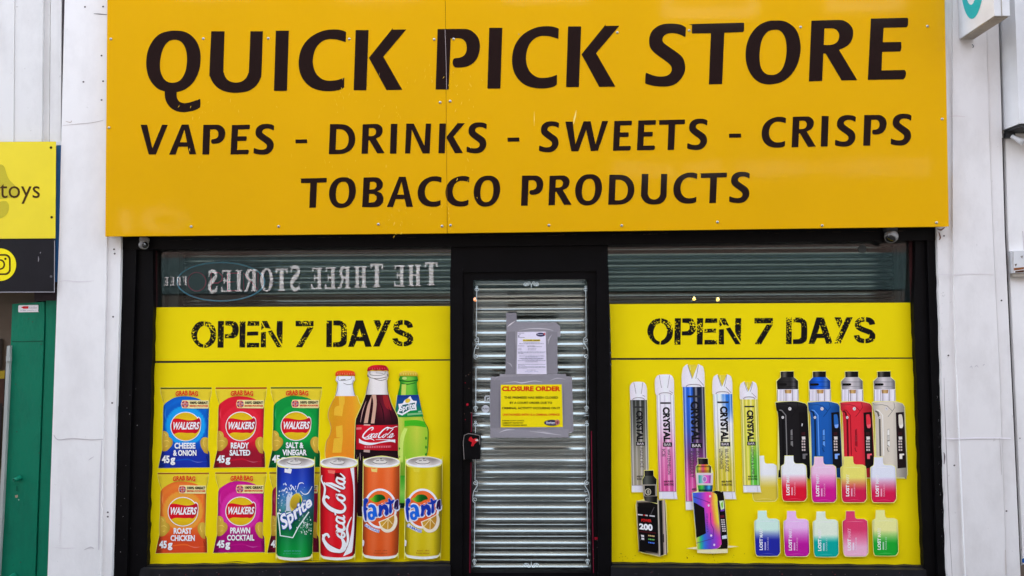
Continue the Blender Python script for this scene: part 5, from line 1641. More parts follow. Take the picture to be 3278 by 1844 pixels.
for pts in ([(900, 500), (1040, 545), (1150, 590)], [(950, 1172), (1190, 1104), (1198, 970), (1160, 900), (1150, 730)], [(1256, 560), (1306, 1120)]):
    a.line(pts, 8, (70, 40, 120), 1)
a.text('LEGEND', ((1096, 1010), (1090, 740), (1112, 740), (1120, 1010)), (60, 50, 130), 0.0)
for x, y in ((1146, 492), (1126, 626), (1162, 1062), (1206, 1196)):
    a.poly(ell(x, y, 15, 17, 14), (226, 206, 226))
a.poly([(1280, 560), (1342, 552), (1352, 672), (1304, 690)], (206, 222, 190))
a.poly([(1300, 600), (1330, 560), (1336, 640), (1318, 680)], (130, 190, 70))
a.poly([(1296, 690), (1352, 680), (1354, 706), (1298, 712)], (110, 60, 170))
a.poly([(1288, 770), (1350, 764), (1354, 800), (1292, 806)], (90, 24, 36))
for k in range(6):
    y = 826 + k * 32
    for j in range(2):
        a.poly([(1302 + j * 30 + k * 4, y), (1326 + j * 30 + k * 4, y - 2), (1328 + j * 30 + k * 4, y + 18), (1304 + j * 30 + k * 4, y + 20)], (196, 186, 186))
a.poly([(1318, 1066), (1386, 1052), (1390, 1104), (1322, 1112)], (196, 206, 216))
a.build('vape_print', VAPE, 'printed rainbow coloured box vape')


# four tank vapes (zoom 2460,1170 at 3.717)
def tank_vape(dx, capc, bodyc, panelc, btn, groove, label):
    a = Art(YB - 0.0045, 3.717, (2460, 1170))
    a.dx = dx
    hull = [(145, 72), (300, 68), (304, 138), (352, 182), (362, 425), (440, 452), (466, 492), (470, 560), (500, 1290), (462, 1338), (112, 1338), (118, 600), (82, 440), (105, 425), (98, 185), (145, 142)]
    a.poly(grow(hull, 7), (238, 222, 140))
    a.poly(csm([(146, 86), (156, 74), (290, 70), (300, 80), (300, 142), (148, 144)], 3, 50), lambda x, y: mix((96, 92, 86), (16, 14, 14), abs(x - 190) / 40), 12, 1)
    a.poly([(148, 140), (300, 138), (352, 184), (354, 280), (300, 288), (106, 288), (98, 190)], lambda x, y: mix(mix(capc, tuple(v * 0.4 for v in capc), abs(x - 215) / 150), (240, 240, 250), 0.25 * math.exp(-((x - 300) / 22) ** 2)), 14, 3)
    a.line([(104, 196), (346, 196)], 6, tuple(v * 0.5 for v in capc), 1)
    a.line([(106, 250), (350, 250)], 5, tuple(v * 0.6 for v in capc), 1)
    a.poly(csm([(112, 214), (205, 212), (218, 226), (205, 240), (112, 240)], 3, 60), (14, 12, 12))
    a.poly([(104, 284), (356, 282), (358, 424), (110, 424)], lambda x, y: mix((196, 190, 200), (226, 222, 232), abs(math.sin(x / 23.0))), 14, 1)
    a.poly([(192, 290), (274, 288), (270, 332), (198, 332)], lambda x, y: mix((204, 170, 104), (150, 104, 60), abs(x - 232) / 44), 6, 1)
    for x in (108, 184, 208, 284, 352):
        a.line([(x, 288), (x, 424)], 5, (84, 72, 76), 1)
    body = csm([(86, 442), (200, 432), (332, 430), (440, 454), (462, 490), (466, 556), (496, 1290), (462, 1332), (116, 1332), (122, 1250), (134, 1180), (118, 620), (96, 530)], 3, 45)
    a.poly(body, lambda x, y: mix(mix(bodyc, tuple(v * 0.62 for v in bodyc), max(0, (x - 330) / 150) + max(0, (170 - x) / 160)), (255, 255, 255), 0.06 * math.exp(-((y - 460) / 30) ** 2)), 14, 10)
    a.poly([(362, 560), (458, 552), (488, 1215), (384, 1226)], panelc)
    a.line([(130, 530), (158, 534), (206, 592), (220, 1072)], 12, groove, 1)
    a.line([(120, 540), (150, 560), (170, 640), (180, 1080)], 22, tuple(v * 0.45 for v in bodyc), 1)
    a.line([(86, 442), (110, 470), (200, 466), (260, 480), (320, 540)], 6, tuple(v * 0.6 for v in bodyc), 1)
    a.line([(340, 440), (352, 500), (310, 560), (270, 610)], 6, tuple(v * 0.62 for v in bodyc), 1)
    for x, y, r_ in ((254, 515, 19), (170, 618, 15)):
        a.poly(ell(x, y, r_, r_ + 2, 14), (206, 202, 200))
        a.line([(x - 7, y - 7), (x + 7, y + 7)], 4, (90, 86, 86), 1)
    a.poly([(262, 766), (286, 750), (292, 966), (262, 958)], tuple(v * 0.6 + 20 for v in bodyc))
    a.poly([(264, 772), (284, 758), (287, 830), (264, 830)], groove)
    for k in range(4):
        a.poly([(264, 838 + k * 13), (288, 838 + k * 13), (288, 845 + k * 13), (264, 845 + k * 13)], groove)
    a.poly([(266, 904), (290, 900), (292, 966), (264, 942)], groove)
    a.line([(262, 976), (268, 1010), (284, 1026)], 8, tuple(v * 0.6 for v in bodyc), 2)
    if btn:
        a.poly(csm([(394, 590), (410, 580), (434, 584), (446, 640), (450, 720), (436, 746), (410, 744), (398, 700)], 3), mix(bodyc, (255, 255, 255), 0.05))
        a.poly(csm([(402, 706), (450, 700), (446, 736), (434, 746), (412, 744)], 3), btn)
    else:
        a.line([(402, 690), (398, 722)], 12, (206, 202, 204), 1)
    a.poly([(392, 796), (436, 792), (438, 828), (394, 832)], (50, 20, 24))
    a.poly([(396, 846), (438, 846), (440, 880), (400, 884)], (206, 200, 194))
    for k in range(4):
        for j in range(2):
            a.poly([(394 + j * 24 + k, 892 + k * 34), (412 + j * 24 + k, 892 + k * 34), (413 + j * 24 + k, 914 + k * 34), (395 + j * 24 + k, 914 + k * 34)], (190, 176, 172))
    a.poly([(406, 1052), (462, 1048), (464, 1066), (440, 1070), (440, 1112), (408, 1112)], btn or (110, 106, 108))
    a.build('vape_print', VAPE, label)


tank_vape(0, (44, 42, 42), (24, 22, 24), (14, 12, 14), None, (120, 118, 118), 'printed black tank vape')
tank_vape(103, (24, 96, 214), (26, 86, 164), (14, 14, 20), (120, 160, 226), (92, 150, 224), 'printed blue tank vape')
tank_vape(206.5, (206, 200, 202), (208, 40, 54), (20, 12, 14), (226, 92, 106), (150, 20, 34), 'printed red tank vape')
tank_vape(310, (206, 200, 202), (206, 198, 182), (30, 18, 20), (222, 216, 206), (226, 222, 214), 'printed cream tank vape')
WB = (228, 230, 236)
for dx, dy, c0, c1, lb, t0, t1 in ((0, 0, WB, (208, 22, 48), 'printed white to red small vape', 0.40, 0.72), (372, 14, (232, 186, 212), (194, 26, 130), 'printed pink to magenta small vape', 0.36, 0.72),
                                   (748, 14, (220, 212, 104), (196, 30, 72), 'printed yellow to crimson small vape', 0.46, 0.74), (1120, 16, (214, 218, 234), (200, 26, 72), 'printed pale blue to red small vape', 0.44, 0.78),
                                   (-336, 688, (196, 226, 212), (34, 40, 150), 'printed mint to navy small vape', 0.42, 0.64), (30, 692, (224, 180, 224), (178, 26, 146), 'printed lilac to purple small vape', 0.36, 0.72),
                                   (398, 698, (214, 228, 206), (8, 160, 148), 'printed pale to turquoise small vape', 0.52, 0.68), (768, 692, (208, 60, 102), (230, 170, 196), 'printed crimson to pale pink small vape', 0.42, 0.80),
                                   (1144, 684, (222, 222, 146), (26, 158, 46), 'printed cream to green small vape', 0.44, 0.72)):
    small_vape(dx, dy, c0, c1, lb, t0, t1)
# spots of dirt along the foot of the board
a = Art(YB - 0.0003)
r = random.Random(9)
for k in range(34):
    x, y = r.uniform(1980, 2500), r.uniform(1770, 1800)
    a.poly(ell(x, y, r.uniform(0.6, 1.6), r.uniform(0.6, 1.4), 7), (120, 104, 20))
a.poly(ell(2200, 1786, 2.4, 1.8, 8), (110, 60, 20))
a.build('dirt_speck', VAPE)
a = Art(YB - 0.0003)
for pts in ([(930, 1796), (980, 1794), (1030, 1796)], [(1060, 1793), (1110, 1793)], [(484, 1670), (485, 1684)], [(700, 1802), (760, 1798), (800, 1802)]):
    a.line(pts, 3, (120, 108, 20), 3, (0.2, 1, 0.2))
a.build('dirt_speck', DRINK)

# ------------------------------------------------------------------ taped notices on the door pane
NYY = 0.0805
TP = (1560, 960)


def tape(loop, creases, parent, seed, strips=()):
    q = [(TP[0] + x / 2.958, TP[1] + y / 2.958) for x, y in loop]
    rough = []
    for i in range(len(q)):
        rough += jag(q[i], q[(i + 1) % len(q)], 6, 0.9, seed * 50 + i)[:-1]
    o = plate('duct_tape', rough, NYY, 0.0012, M['tape'], parent)
    a = Art(NYY - 0.0003, 2.958, TP)
    for pts, c in strips:      # single strips of the tape laid over one another
        a.poly(pts, c)
    for pts, w, c in creases:
        a.line(pts, w, c, 4, (0.1, 1, 0.2))
    a.build('tape_crease', o)
    return o


NA = empty('notice', P(1656, 1198, NYY), 'white typed notice sheet taped to the door pane', 'notice', 'notices taped to the door')
tape([(175, 122), (276, 125), (276, 206), (450, 210), (652, 214), (658, 238), (690, 252), (692, 300), (688, 350), (664, 350), (662, 500), (666, 690), (520, 704), (170, 708), (180, 560), (174, 400), (184, 250)],
     [([(186, 258), (220, 230), (262, 202)], 13, (196, 192, 196)), ([(300, 290), (420, 272), (560, 276), (625, 292)], 10, (186, 184, 190)), ([(610, 330), (585, 370), (575, 420)], 9, (182, 180, 186)), ([(560, 396), (600, 350)], 5, (160, 158, 164)), ([(184, 590), (220, 610), (236, 640)], 9, (170, 168, 174)),
      ([(262, 300), (264, 500), (262, 690)], 4, (104, 102, 108)), ([(186, 260), (186, 450)], 3, (150, 148, 152)), ([(270, 240), (640, 232)], 3, (146, 144, 150)), ([(560, 300), (566, 500), (566, 700)], 4, (100, 98, 104))], NA, 1,
     [([(180, 210), (650, 214), (690, 252), (690, 300), (182, 296)], (134, 132, 138)), ([(178, 300), (262, 298), (266, 702), (172, 706)], (122, 120, 126)), ([(568, 300), (664, 302), (664, 700), (572, 700)], (126, 124, 130)), ([(176, 124), (274, 127), (276, 206), (186, 258)], (118, 116, 122))])
a = Art(NYY - 0.0008, 2.958, TP)
a.poly([(286, 305), (552, 300), (562, 704), (277, 702)], (214, 210, 226))
INK = (112, 110, 124)
a.poly(ell(506, 329, 44, 19, 24), (40, 36, 76))
a.tbox('Durham', 474, 321, 526, 333, (200, 200, 214), 0.02)
a.poly(ell(541, 322, 9, 11, 14), (180, 90, 96))
for x0, y0, x1, h in ((290, 313, 350, 4), (294, 324, 316, 4), (290, 336, 304, 12), (290, 354, 354, 4)):
    a.poly(rect(x0, y0, x1, y0 + h), INK)
a.poly(rect(336, 374, 500, 392), (222, 206, 60))
a.tbox('CLOSURE ORDER', 340, 376, 498, 390, (70, 60, 20), 0.04)
r = random.Random(4)
for y, x0, x1, h in ((400, 342, 496, 3), (412, 302, 536, 4), (434, 290, 350, 4), (434, 378, 452, 4), (441, 378, 518, 4), (457, 290, 326, 4), (457, 384, 466, 4), (471, 290, 328, 4), (471, 384, 460, 4), (490, 290, 550, 4), (497, 290, 540, 4), (505, 290, 342, 4), (529, 300, 540, 5), (538, 358, 478, 5), (552, 302, 534, 5), (559, 330, 520, 5), (573, 288, 550, 5), (584, 360, 476, 5), (610, 290, 550, 4), (617, 290, 356, 4), (630, 290, 550, 4), (637, 290, 550, 4), (645, 290, 372, 4), (663, 378, 456, 4)):
    x = x0
    while x < x1:
        w = min(r.uniform(6, 26), x1 - x)
        a.poly(rect(x, y, x + w, y + h), mix(INK, (150, 148, 162), r.random()))
        x += w + 3
a.line([(358, 680), (376, 674), (392, 684), (412, 676), (430, 682)], 2.5, (120, 130, 170), 3)
a.line([(440, 682), (460, 676), (482, 682)], 2.5, (120, 130, 170), 3)
a.build('sheet', NA)

NB = empty('notice', P(1656, 1366, NYY), 'yellow closure notice with red heading taped to the door pane', 'notice', 'notices taped to the door')
tape([(30, 734), (40, 728), (118, 724), (120, 702), (260, 702), (520, 706), (742, 700), (748, 724), (800, 728), (804, 900), (816, 1248), (772, 1254), (772, 1304), (400, 1308), (28, 1306), (24, 1000)],
     [([(150, 788), (260, 776), (330, 786), (440, 768), (520, 778)], 10, (190, 188, 194)), ([(590, 766), (660, 742), (740, 752)], 8, (176, 174, 180)), ([(112, 1256), (180, 1232), (258, 1230)], 10, (190, 188, 194)), ([(400, 1246), (500, 1254), (600, 1268), (700, 1280)], 10, (186, 184, 190)), ([(470, 1236), (540, 1248), (620, 1264)], 6, (160, 158, 164)),
      ([(112, 790), (112, 1220)], 5, (98, 96, 102)), ([(720, 800), (726, 1220)], 5, (98, 96, 102)), ([(130, 1218), (710, 1222)], 5, (96, 94, 100)), ([(62, 770), (80, 740), (110, 730)], 5, (156, 154, 160)), ([(770, 1260), (806, 1250)], 7, (190, 188, 194)), ([(30, 1210), (200, 1216)], 3, (146, 144, 150))], NB, 2,
     [([(34, 736), (744, 704), (748, 726), (800, 732), (802, 800), (34, 800)], (132, 130, 136)), ([(30, 760), (122, 760), (124, 1300), (28, 1302)], (122, 120, 126)), ([(716, 780), (803, 780), (815, 1246), (722, 1248)], (128, 126, 132)), ([(30, 1214), (770, 1222), (770, 1302), (30, 1304)], (136, 134, 140))])
a = Art(NYY - 0.0010, 2.958, TP)
a.poly([(127, 804), (704, 800), (716, 1204), (127, 1208)], (226, 206, 14))
RED, DK = (198, 44, 18), (84, 70, 12)
a.tbox('CLOSURE ORDER', 138, 818, 692, 866, RED, 0.05)
a.tbox('THIS PREMISES HAS BEEN CLOSED', 158, 914, 670, 936, DK, 0.045)
a.tbox('BY A COURT ORDER DUE TO', 212, 964, 614, 985, DK, 0.045)
a.tbox('CRIMINAL ACTIVITY OCCURING ON IT', 140, 1014, 690, 1036, DK, 0.045)
a.tbox('UNATHORISED ENTRY IS A CRIMINAL OFFENCE', 146, 1076, 684, 1097, (206, 96, 20), 0.045)
a.tbox('DURHAM COUNTY COUNCIL', 143, 1138, 350, 1150, DK, 0.03)
a.tbox('COMMUNITY PROTECTION', 143, 1159, 338, 1172, DK, 0.03)
a.tbox('TRADING STANDARDS SERVICE', 143, 1180, 374, 1193, DK, 0.03)
a.poly(ell(612, 1164, 74, 29, 30), (46, 40, 70))
a.tbox('Durham', 558, 1152, 640, 1172, (206, 206, 214), 0.03)
a.tbox('County Council', 562, 1174, 636, 1182, (170, 170, 184), 0.01)
a.poly(csm([(642, 1140), (664, 1132), (684, 1142), (686, 1166), (670, 1186), (648, 1182)], 3), (176, 110, 100))
a.poly(ell(664, 1160, 10, 14, 12), (120, 60, 70))
a.build('sheet', NB)


# ------------------------------------------------------------------ security cameras under the sign
def camera_dome(px, py, Y, aim, size, label):
    c = P(px, py, Y)
    T = empty('security_camera', c, label, 'security camera', 'security cameras under the sign')
    aim = Vector(aim).normalized()
    bm = bmesh.new()
    prof = [(0, -size * 1.02)] + [(size * math.sin(math.radians(t)), -size * math.cos(math.radians(t))) for t in range(12, 128, 10)] + [(size * 0.80, size * 0.64), (size * 0.70, size * 0.60)]
    lathe_bm(bm, prof, c, aim, 28)
    finish('housing', bm, M['white_plastic_shaded'], T, 0, False)
    bm = bmesh.new()
    lathe_bm(bm, [(0.0, size * 0.72), (size * 0.45, size * 0.68), (size * 0.70, size * 0.56), (size * 0.72, size * 0.40)], c, aim, 24)
    finish('lens', bm, M['lens'], T)
    bm = bmesh.new()
    lathe_bm(bm, [(0, size * 1.5), (size * 1.02, size * 1.5), (size * 1.06, size * 1.3), (size * 0.95, size * 0.6), (0, size * 0.58)], c, (0, 0.25, 1), 24)
    finish('base', bm, M['white_plastic_shaded'] if size < 0.037 else M['dark_metal'], T)
    return T


camera_dome(460, 784, 0.0, (0.80, -0.60, -0.10), 0.029, 'small dome camera above the crisps and drinks window')
camera_dome(2853, 757, 0.005, (-0.55, -0.62, -0.75), 0.040, 'white dome camera above the vapes window')

# ------------------------------------------------------------------ neighbour on the left: boarded wall, green doorway, toy shop sign
NLEFT = empty('neighbour_building', P(0, 1844, 0.05), 'white boarded building with a green doorway under the toy shop sign', 'building')
bm = bmesh.new()
YB2 = 0.035
edges = [(-700, -700), (48, 44), (141, 134), (163, 158), (200, 196)]
for (xa, xb), (xc, xd), y in zip(edges, edges[1:], (YB2, YB2 + 0.006, YB2 + 0.022, YB2 - 0.004)):
    prism_bm(bm, [[(xa + 1.6, -250), (xc - 1.2, -250), (xd - 1.2, 470), (xb + 1.6, 470)]], y, 0.10)
prism_bm(bm, [[(-700, -260), (214, -260), (200, 480), (-700, 480)]], YB2 + 0.030, 0.10)
finish('boarded_wall', bm, M['white_board'], NLEFT, 0.002)
plate('flashing_strip', [(163, 455), (196, 452), (197, 464), (163, 467)], 0.02, 0.05, M['white_plastic'], NLEFT)
plate('blue_board', [(170, 468), (203, 465), (200, 640), (194, 902), (168, 902)], 0.004, 0.03, M['blue'], NLEFT)
plate('dark_reveal', [(204, -200), (209, -200), (203, 455), (198, 455)], 0.02, 0.06, M['gap'], NLEFT)
bm = bmesh.new()
prism_bm(bm, [[(39, 973), (141, 966), (142, 1010), (139, 1104), (112, 1844), (106, 1960), (-8, 1960), (3, 1844), (24, 1400)]], 0.05, 0.06)
prism_bm(bm, [[(147, 958), (188, 952), (172, 1250), (152, 1850), (150, 1960), (112, 1960), (118, 1844), (145, 1104)]], 0.056, 0.06)
g = finish('doorway_frame', bm, M['green'], NLEFT, 0.003)
g['label'] = 'green painted doorway post with joints'
a = Art(0.0488)
a.line([(39, 1093), (70, 1094), (100, 1093), (139, 1092)], 2.6, (20, 66, 50), 3)
for x, y in ((92, 1020), (104, 1030), (50, 1230), (54, 1382), (66, 1800), (132, 1102), (130, 1300), (125, 1450)):
    a.poly(ell(x, y, 2.4, 1.8, 9), (52, 74, 62))
a.poly([(48, 1586), (57, 1584), (57, 1592), (50, 1594)], (140, 130, 110))
a.poly(ell(60, 1600, 1.2, 2.4, 8), (150, 170, 160))
a.line([(54, 1556), (54, 1572)], 4, (10, 78, 60), 2)
a.build('paint_chip', g)
plate('dark_joint', [(139, 966), (150, 960), (146, 1104), (119, 1900), (108, 1900), (136, 1104)], 0.075, 0.03, M['gap'], NLEFT)
plate('dark_soffit', [(110, 928), (190, 926), (188, 962), (146, 962), (110, 966)], 0.045, 0.08, M['gap'], NLEFT)
plate('interior_board', [(-700, 900), (120, 900), (120, 1400), (60, 2000), (-700, 2000)], 0.26, 0.02, M['brown'], NLEFT)
plate('door_edge', [(22, 1108), (32, 1106), (27, 1240), (8, 1640), (-4, 1844), (-10, 1960), (-22, 1960), (-14, 1844), (4, 1500)], 0.03, 0.04, M['grey_alu'], NLEFT, 0.002)
plate('door_catch', [(19, 1140), (31, 1138), (31, 1156), (19, 1158)], 0.022, 0.02, M['grey_alu'], NLEFT, 0.002)
a = Art(0.25)
a.poly([(-40, 1090), (8, 1084), (6, 1180), (-40, 1200)], (44, 36, 30))
a.poly([(-40, 1190), (16, 1186), (14, 1214), (-40, 1216)], (150, 128, 34))
a.poly([(-40, 1214), (14, 1212), (12, 1300), (-40, 1300)], (60, 40, 32))
a.poly([(-40, 1300), (8, 1290), (-2, 1500), (-40, 1500)], (40, 34, 34))
a.poly([(10, 1440), (26, 1400), (18, 1620), (4, 1680)], (120, 100, 40))
a.build('interior_clutter', NLEFT)
for x, y in ((64, 1530), (48, 1842)):
    bm = bmesh.new()
    q = P(x, y, 0.05)
    lathe_bm(bm, [(0.016, 0), (0.0165, 0.014), (0.013, 0.030), (0.010, 0.046), (0.006, 0.046), (0.006, 0.036), (0, 0.036)], q, (-0.25, -1, -0.1), 14)
    finish('bolt', bm, M['green'], NLEFT)

a = Art(0.0478, 2.5878, (0, 740))
a.poly(csm([(152, 622), (158, 614), (312, 611), (318, 618), (316, 664), (310, 670), (156, 672), (151, 664)], 2, 50), (214, 212, 214))
a.poly([(174, 632), (196, 622), (236, 622), (236, 642), (196, 643)], (190, 36, 46))
a.tbox('autofast', 240, 624, 308, 642, (160, 158, 166), 0.0)
a.tbox('0191 000000', 166, 652, 216, 660, (110, 108, 116), 0.0)
a.tbox('www.door.co', 226, 652, 304, 660, (120, 118, 126), 0.0)
tag(a.build('sticker', None), 'small white sticker with red logo at the top of the green doorway post', 'sticker')

TOY = empty('toy_shop_sign', P(178, 930, -0.03), 'yellow and black toy shop sign with paw print and round emblem', 'shop sign')
TOYY = -0.02
plate('yellow_panel', [(-700, 458), (178.5, 453), (176.5, 763), (-700, 768)], TOYY, 0.004, M['toy_yellow'], TOY, 0.001)
plate('black_panel', [(-700, 770), (176.5, 765.5), (174.5, 935), (-700, 941)], TOYY + 0.003, 0.004, M['toy_black'], TOY, 0.001)
plate('batten', [(20, 480), (164, 478), (162, 920), (20, 920)], TOYY + 0.008, 0.03, M['gap'], TOY)
a = Art(TOYY - 0.0006, 2.787, (0, 440))
pawc = (178, 166, 46)
a.poly(csm([(-120, 330), (-60, 250), (10, 240), (38, 262), (56, 320), (80, 375), (130, 425), (162, 460), (158, 500), (120, 530), (60, 540), (-60, 560), (-140, 480)], 4), pawc)
a.poly(csm([(-60, 600), (10, 570), (55, 568), (78, 600), (76, 650), (50, 695), (0, 724), (-60, 720)], 4), pawc)
TB = (62, 42, 14)
a.tbox('toys', -4, 415, 356, 592, TB, 0.0)
for x, y in ((455, 90), (461, 712)):
    a.poly(ell(x, y, 12, 12, 16), (70, 60, 20))
    a.poly(ell(x - 2, y + 2, 6, 6, 12), (30, 26, 12))
a.build('lettering', TOY)
a = Art(TOYY + 0.0024, 2.787, (0, 440))
a.poly(ell(0, 1135, 150, 150, 60), (44, 38, 14))
a.poly(ell(0, 1135, 144, 145, 60), (232, 210, 26))


def rrect(x0, y0, x1, y1, r):
    pts = []
    for cx, cy, a0 in ((x1 - r, y0 + r, -90), (x1 - r, y1 - r, 0), (x0 + r, y1 - r, 90), (x0 + r, y0 + r, 180)):
        for k in range(7):
            t = math.radians(a0 + k * 15)
            pts.append((cx + r * math.cos(t), cy + r * math.sin(t)))
    return pts


a.poly([rrect(-94, 1040, 96, 1228, 50), rrect(-78, 1056, 80, 1212, 38)], (64, 44, 12))
a.poly([ell(0, 1134, 46, 48, 36), ell(0, 1134, 31, 33, 36)], (64, 44, 12))
a.poly(ell(48, 1083, 11, 11, 16), (64, 44, 12))
a.poly(ell(456, 1240, 11, 11, 14), (84, 84, 88))
for pts in ([(342, 1060), (344, 1085), (342, 1108)], [(358, 1036), (363, 1022)]):
    a.line(pts, 10, (120, 118, 122), 3, (0.2, 1, 0.6))
a.poly([(-600, 1384), (486, 1382), (488, 1376), (-600, 1378)], (150, 150, 156))
a.poly([(484, 920), (490, 920), (488, 1384), (482, 1384)], (150, 150, 156))
a.build('emblem', TOY, 'round yellow camera emblem on the black panel')

# ------------------------------------------------------------------ neighbour on the right
NRIGHT = empty('neighbour_building', P(3278, 1844, 0.06), 'white panelled building with a box sign, past the dark upright joint', 'building')
bm = bmesh.new()
prism_bm(bm, [[(3218, 430), (3900, 400), (3900, 1960), (3284, 1960), (3277, 1844), (3253, 1300), (3239, 1000), (3227, 740)]], 0.03, 0.2)
prism_bm(bm, [[(3192, -250), (3900, -250), (3900, 440), (3208, 440)]], 0.045, 0.2)
finish('wall', bm, M['white_paint'], NRIGHT, 0.002)
plate('dark_joint', [(3200, 430), (3222, 430), (3232, 740), (3246, 1000), (3260, 1300), (3286, 1844), (3292, 1960), (3262, 1960), (3238, 1300), (3214, 740)], 0.052, 0.1, M['gap'], NRIGHT)
a = Art(0.0285)
a.line([(3274, 740), (3278, 800)], 2.2, (176, 172, 174), 2)
for x, y, r_ in ((3265, 1403, 2.2), (3262, 1718, 3), (3270, 1760, 2)):
    a.poly(ell(x, y, r_, r_, 9), (120, 116, 120))
a.poly([(3271, 1790), (3290, 1780), (3290, 1806), (3272, 1800)], (34, 84, 150))
a.poly(csm([(3266, 1810), (3278, 1806), (3290, 1812), (3290, 1850), (3264, 1850)], 3), (96, 84, 76))
a.build('wall_stain', NRIGHT)

# big white box sign at the top right corner
BX = empty('box_sign', P(3240, 400, 0.0), 'big plain white box sign above a small spotlight', 'box sign')
q0 = P(3263, 395, -0.13)
q1 = P(3263, -300, -0.13)
bm = bmesh.new()
box_bm(bm, q0.x, q0.x + 1.2, -0.13, 0.04, q0.z, q1.z)
finish('box_body', bm, M['white_plastic'], BX, 0.006)
bm = bmesh.new()
box_bm(bm, q0.x + 0.012, q0.x + 1.19, -0.118, 0.035, q0.z - 0.018, q0.z - 0.001)
finish('box_underside', bm, M['dark_metal'], BX)

# projecting light box with the teal ring
TL = empty('projecting_sign', P(3070, 126, 0.0), 'narrow projecting white light box with a teal ring', 'projecting sign')
b0 = P(3071, 125, -0.005)
wd, dp, hh = 0.088, 0.36, 0.95
box('light_box', b0.x, b0.x + wd, -dp, -0.005, b0.z, b0.z + hh, M['white_plastic'], TL, 0.004)
box('bottom_plate', b0.x + 0.006, b0.x + wd - 0.006, -dp + 0.01, -0.012, b0.z - 0.006, b0.z - 0.0005, M['grime'], TL)
bm = bmesh.new()


def ringpts(cy, cz, ry, rz, n=40):
    return [(cy + ry * math.cos(2 * math.pi * i / n), cz + rz * math.sin(2 * math.pi * i / n)) for i in range(n)]


oo = ringpts(-0.165, b0.z + 0.40, 0.135, 0.335)
ii = ringpts(-0.150, b0.z + 0.43, 0.085, 0.275)
tri = tessellate_polygon([[Vector((p[0], p[1], 0)) for p in oo], [Vector((p[0], p[1], 0)) for p in ii]])
vs = [bm.verts.new((b0.x - 0.001, p[0], p[1])) for p in oo + ii]
for t in tri:
    bm.faces.new([vs[i] for i in t])
finish('ring_emblem', bm, M['teal'], TL)
box('end_trim', b0.x + 0.040, b0.x + 0.043, -dp - 0.003, -dp + 0.002, b0.z, b0.z + hh, M['grime'], TL)
bm = bmesh.new()
tube_bm(bm, [P(3112, 142, -0.004), P(3117, 148, -0.02), P(3114, 153, -0.02)], 0.0022, 6)
finish('fixing_wire', bm, M['dark_metal'], TL)

# small spotlight under the box sign
SL = empty('spotlight', P(3250, 445, -0.02), 'small white spotlight under the big box sign', 'spotlight')
bm = bmesh.new()
lathe_bm(bm, [(0, 0), (0.012, 0.0), (0.013, 0.03), (0.018, 0.05), (0.020, 0.075), (0.016, 0.078), (0, 0.07)], P(3238, 436, 0.0), (0.6, -0.5, -0.62), 16)
finish('lamp_head', bm, M['white_plastic'], SL)
bm = bmesh.new()
box_bm(bm, P(3222, 430, 0).x, P(3250, 430, 0).x, 0.0, 0.03, P(3230, 440, 0).z, P(3230, 424, 0).z)
finish('bracket', bm, M['dark_metal'], SL)

# white junction box
JB = empty('junction_box', P(3250, 885, 0.0), 'white weathered junction box with rusty base beside the dark joint', 'junction box')
q0, q1 = P(3243, 874, -0.005), P(3243, 803, -0.005)
box('box_case', q0.x, q0.x + 0.26, -0.005, 0.031, q0.z, q1.z, M['white_plastic'], JB, 0.006)
box('rusty_base', q0.x + 0.004, q0.x + 0.25, 0.0, 0.031, q0.z - 0.022, q0.z - 0.001, M['grime'], JB, 0.002)

a = Art(-0.0055)
for pts, c in ([(3246, 858), (3278, 855), (3278, 862), (3246, 866)], (120, 74, 44)), ([(3250, 868), (3278, 864), (3278, 872), (3250, 873)], (70, 48, 36)), ([(3248, 846), (3256, 844), (3252, 854)], (90, 80, 72)), ([(3266, 820), (3276, 818), (3272, 828)], (130, 126, 124)):
    a.poly(pts, c)
a.line([(3243, 806), (3243, 872)], 1.6, (120, 110, 104), 2)
a.build('rust_patch', JB)

# ------------------------------------------------------------------ bodies of the terrace behind the fronts (block the sun)
bm = bmesh.new()
box_bm(bm, -16, -3.15, 0.32, 8, 0.0, 6.0)
finish('rear_block', bm, M['brick'], NLEFT)
bm = bmesh.new()
box_bm(bm, -16, -2.95, 0.10, 0.30, 2.9, 6.0)
finish('upper_wall', bm, M['white_board'], NLEFT)
bm = bmesh.new()
box_bm(bm, 3.25, 16, 0.30, 8, 0.0, 6.2)
finish('rear_block', bm, M['brick'], NRIGHT)
box('wall_side', 3.7, 16, 0.05, 0.29, 0.0, 6.2, M['white_paint'], NRIGHT)

# ------------------------------------------------------------------ pub across the street: seen mirrored in the panes and on the sign
YP = -9.0
PUB = empty('pub_building', (0, YP, 0), 'brick pub across the street, mirrored in the shop window', 'pub')
zt = PM(1000, 822, YG, YP).z
zb = PM(1000, 938, YG, YP).z
bm = bmesh.new()
box_bm(bm, -14, 14, YP - 6, YP - 0.05, 0.0, 9.0)
finish('wall', bm, M['brick'], PUB)
box('roof', -14.2, 14.2, YP - 6.2, YP + 0.15, 9.0, 9.2, M['slate'], PUB)
box('fascia_band', -13.5, 13.5, YP - 0.05, YP, zb, zt, M['pub_teal'], PUB)
box('shopfront', -13.5, 13.5, YP - 0.05, YP - 0.02, 0.05, zb - 0.02, M['pub_wood'], PUB)
for i in range(9):
    x = -12 + i * 3.0
    o = box('window', x - 1.0, x + 1.0, YP - 0.06, YP + 0.01, 0.8, zb - 0.25, M['pub_wood'], PUB)
    box('pane', x - 0.92, x + 0.92, YP + 0.012, YP + 0.016, 0.9, zb - 0.33, M['pub_glass'], o)
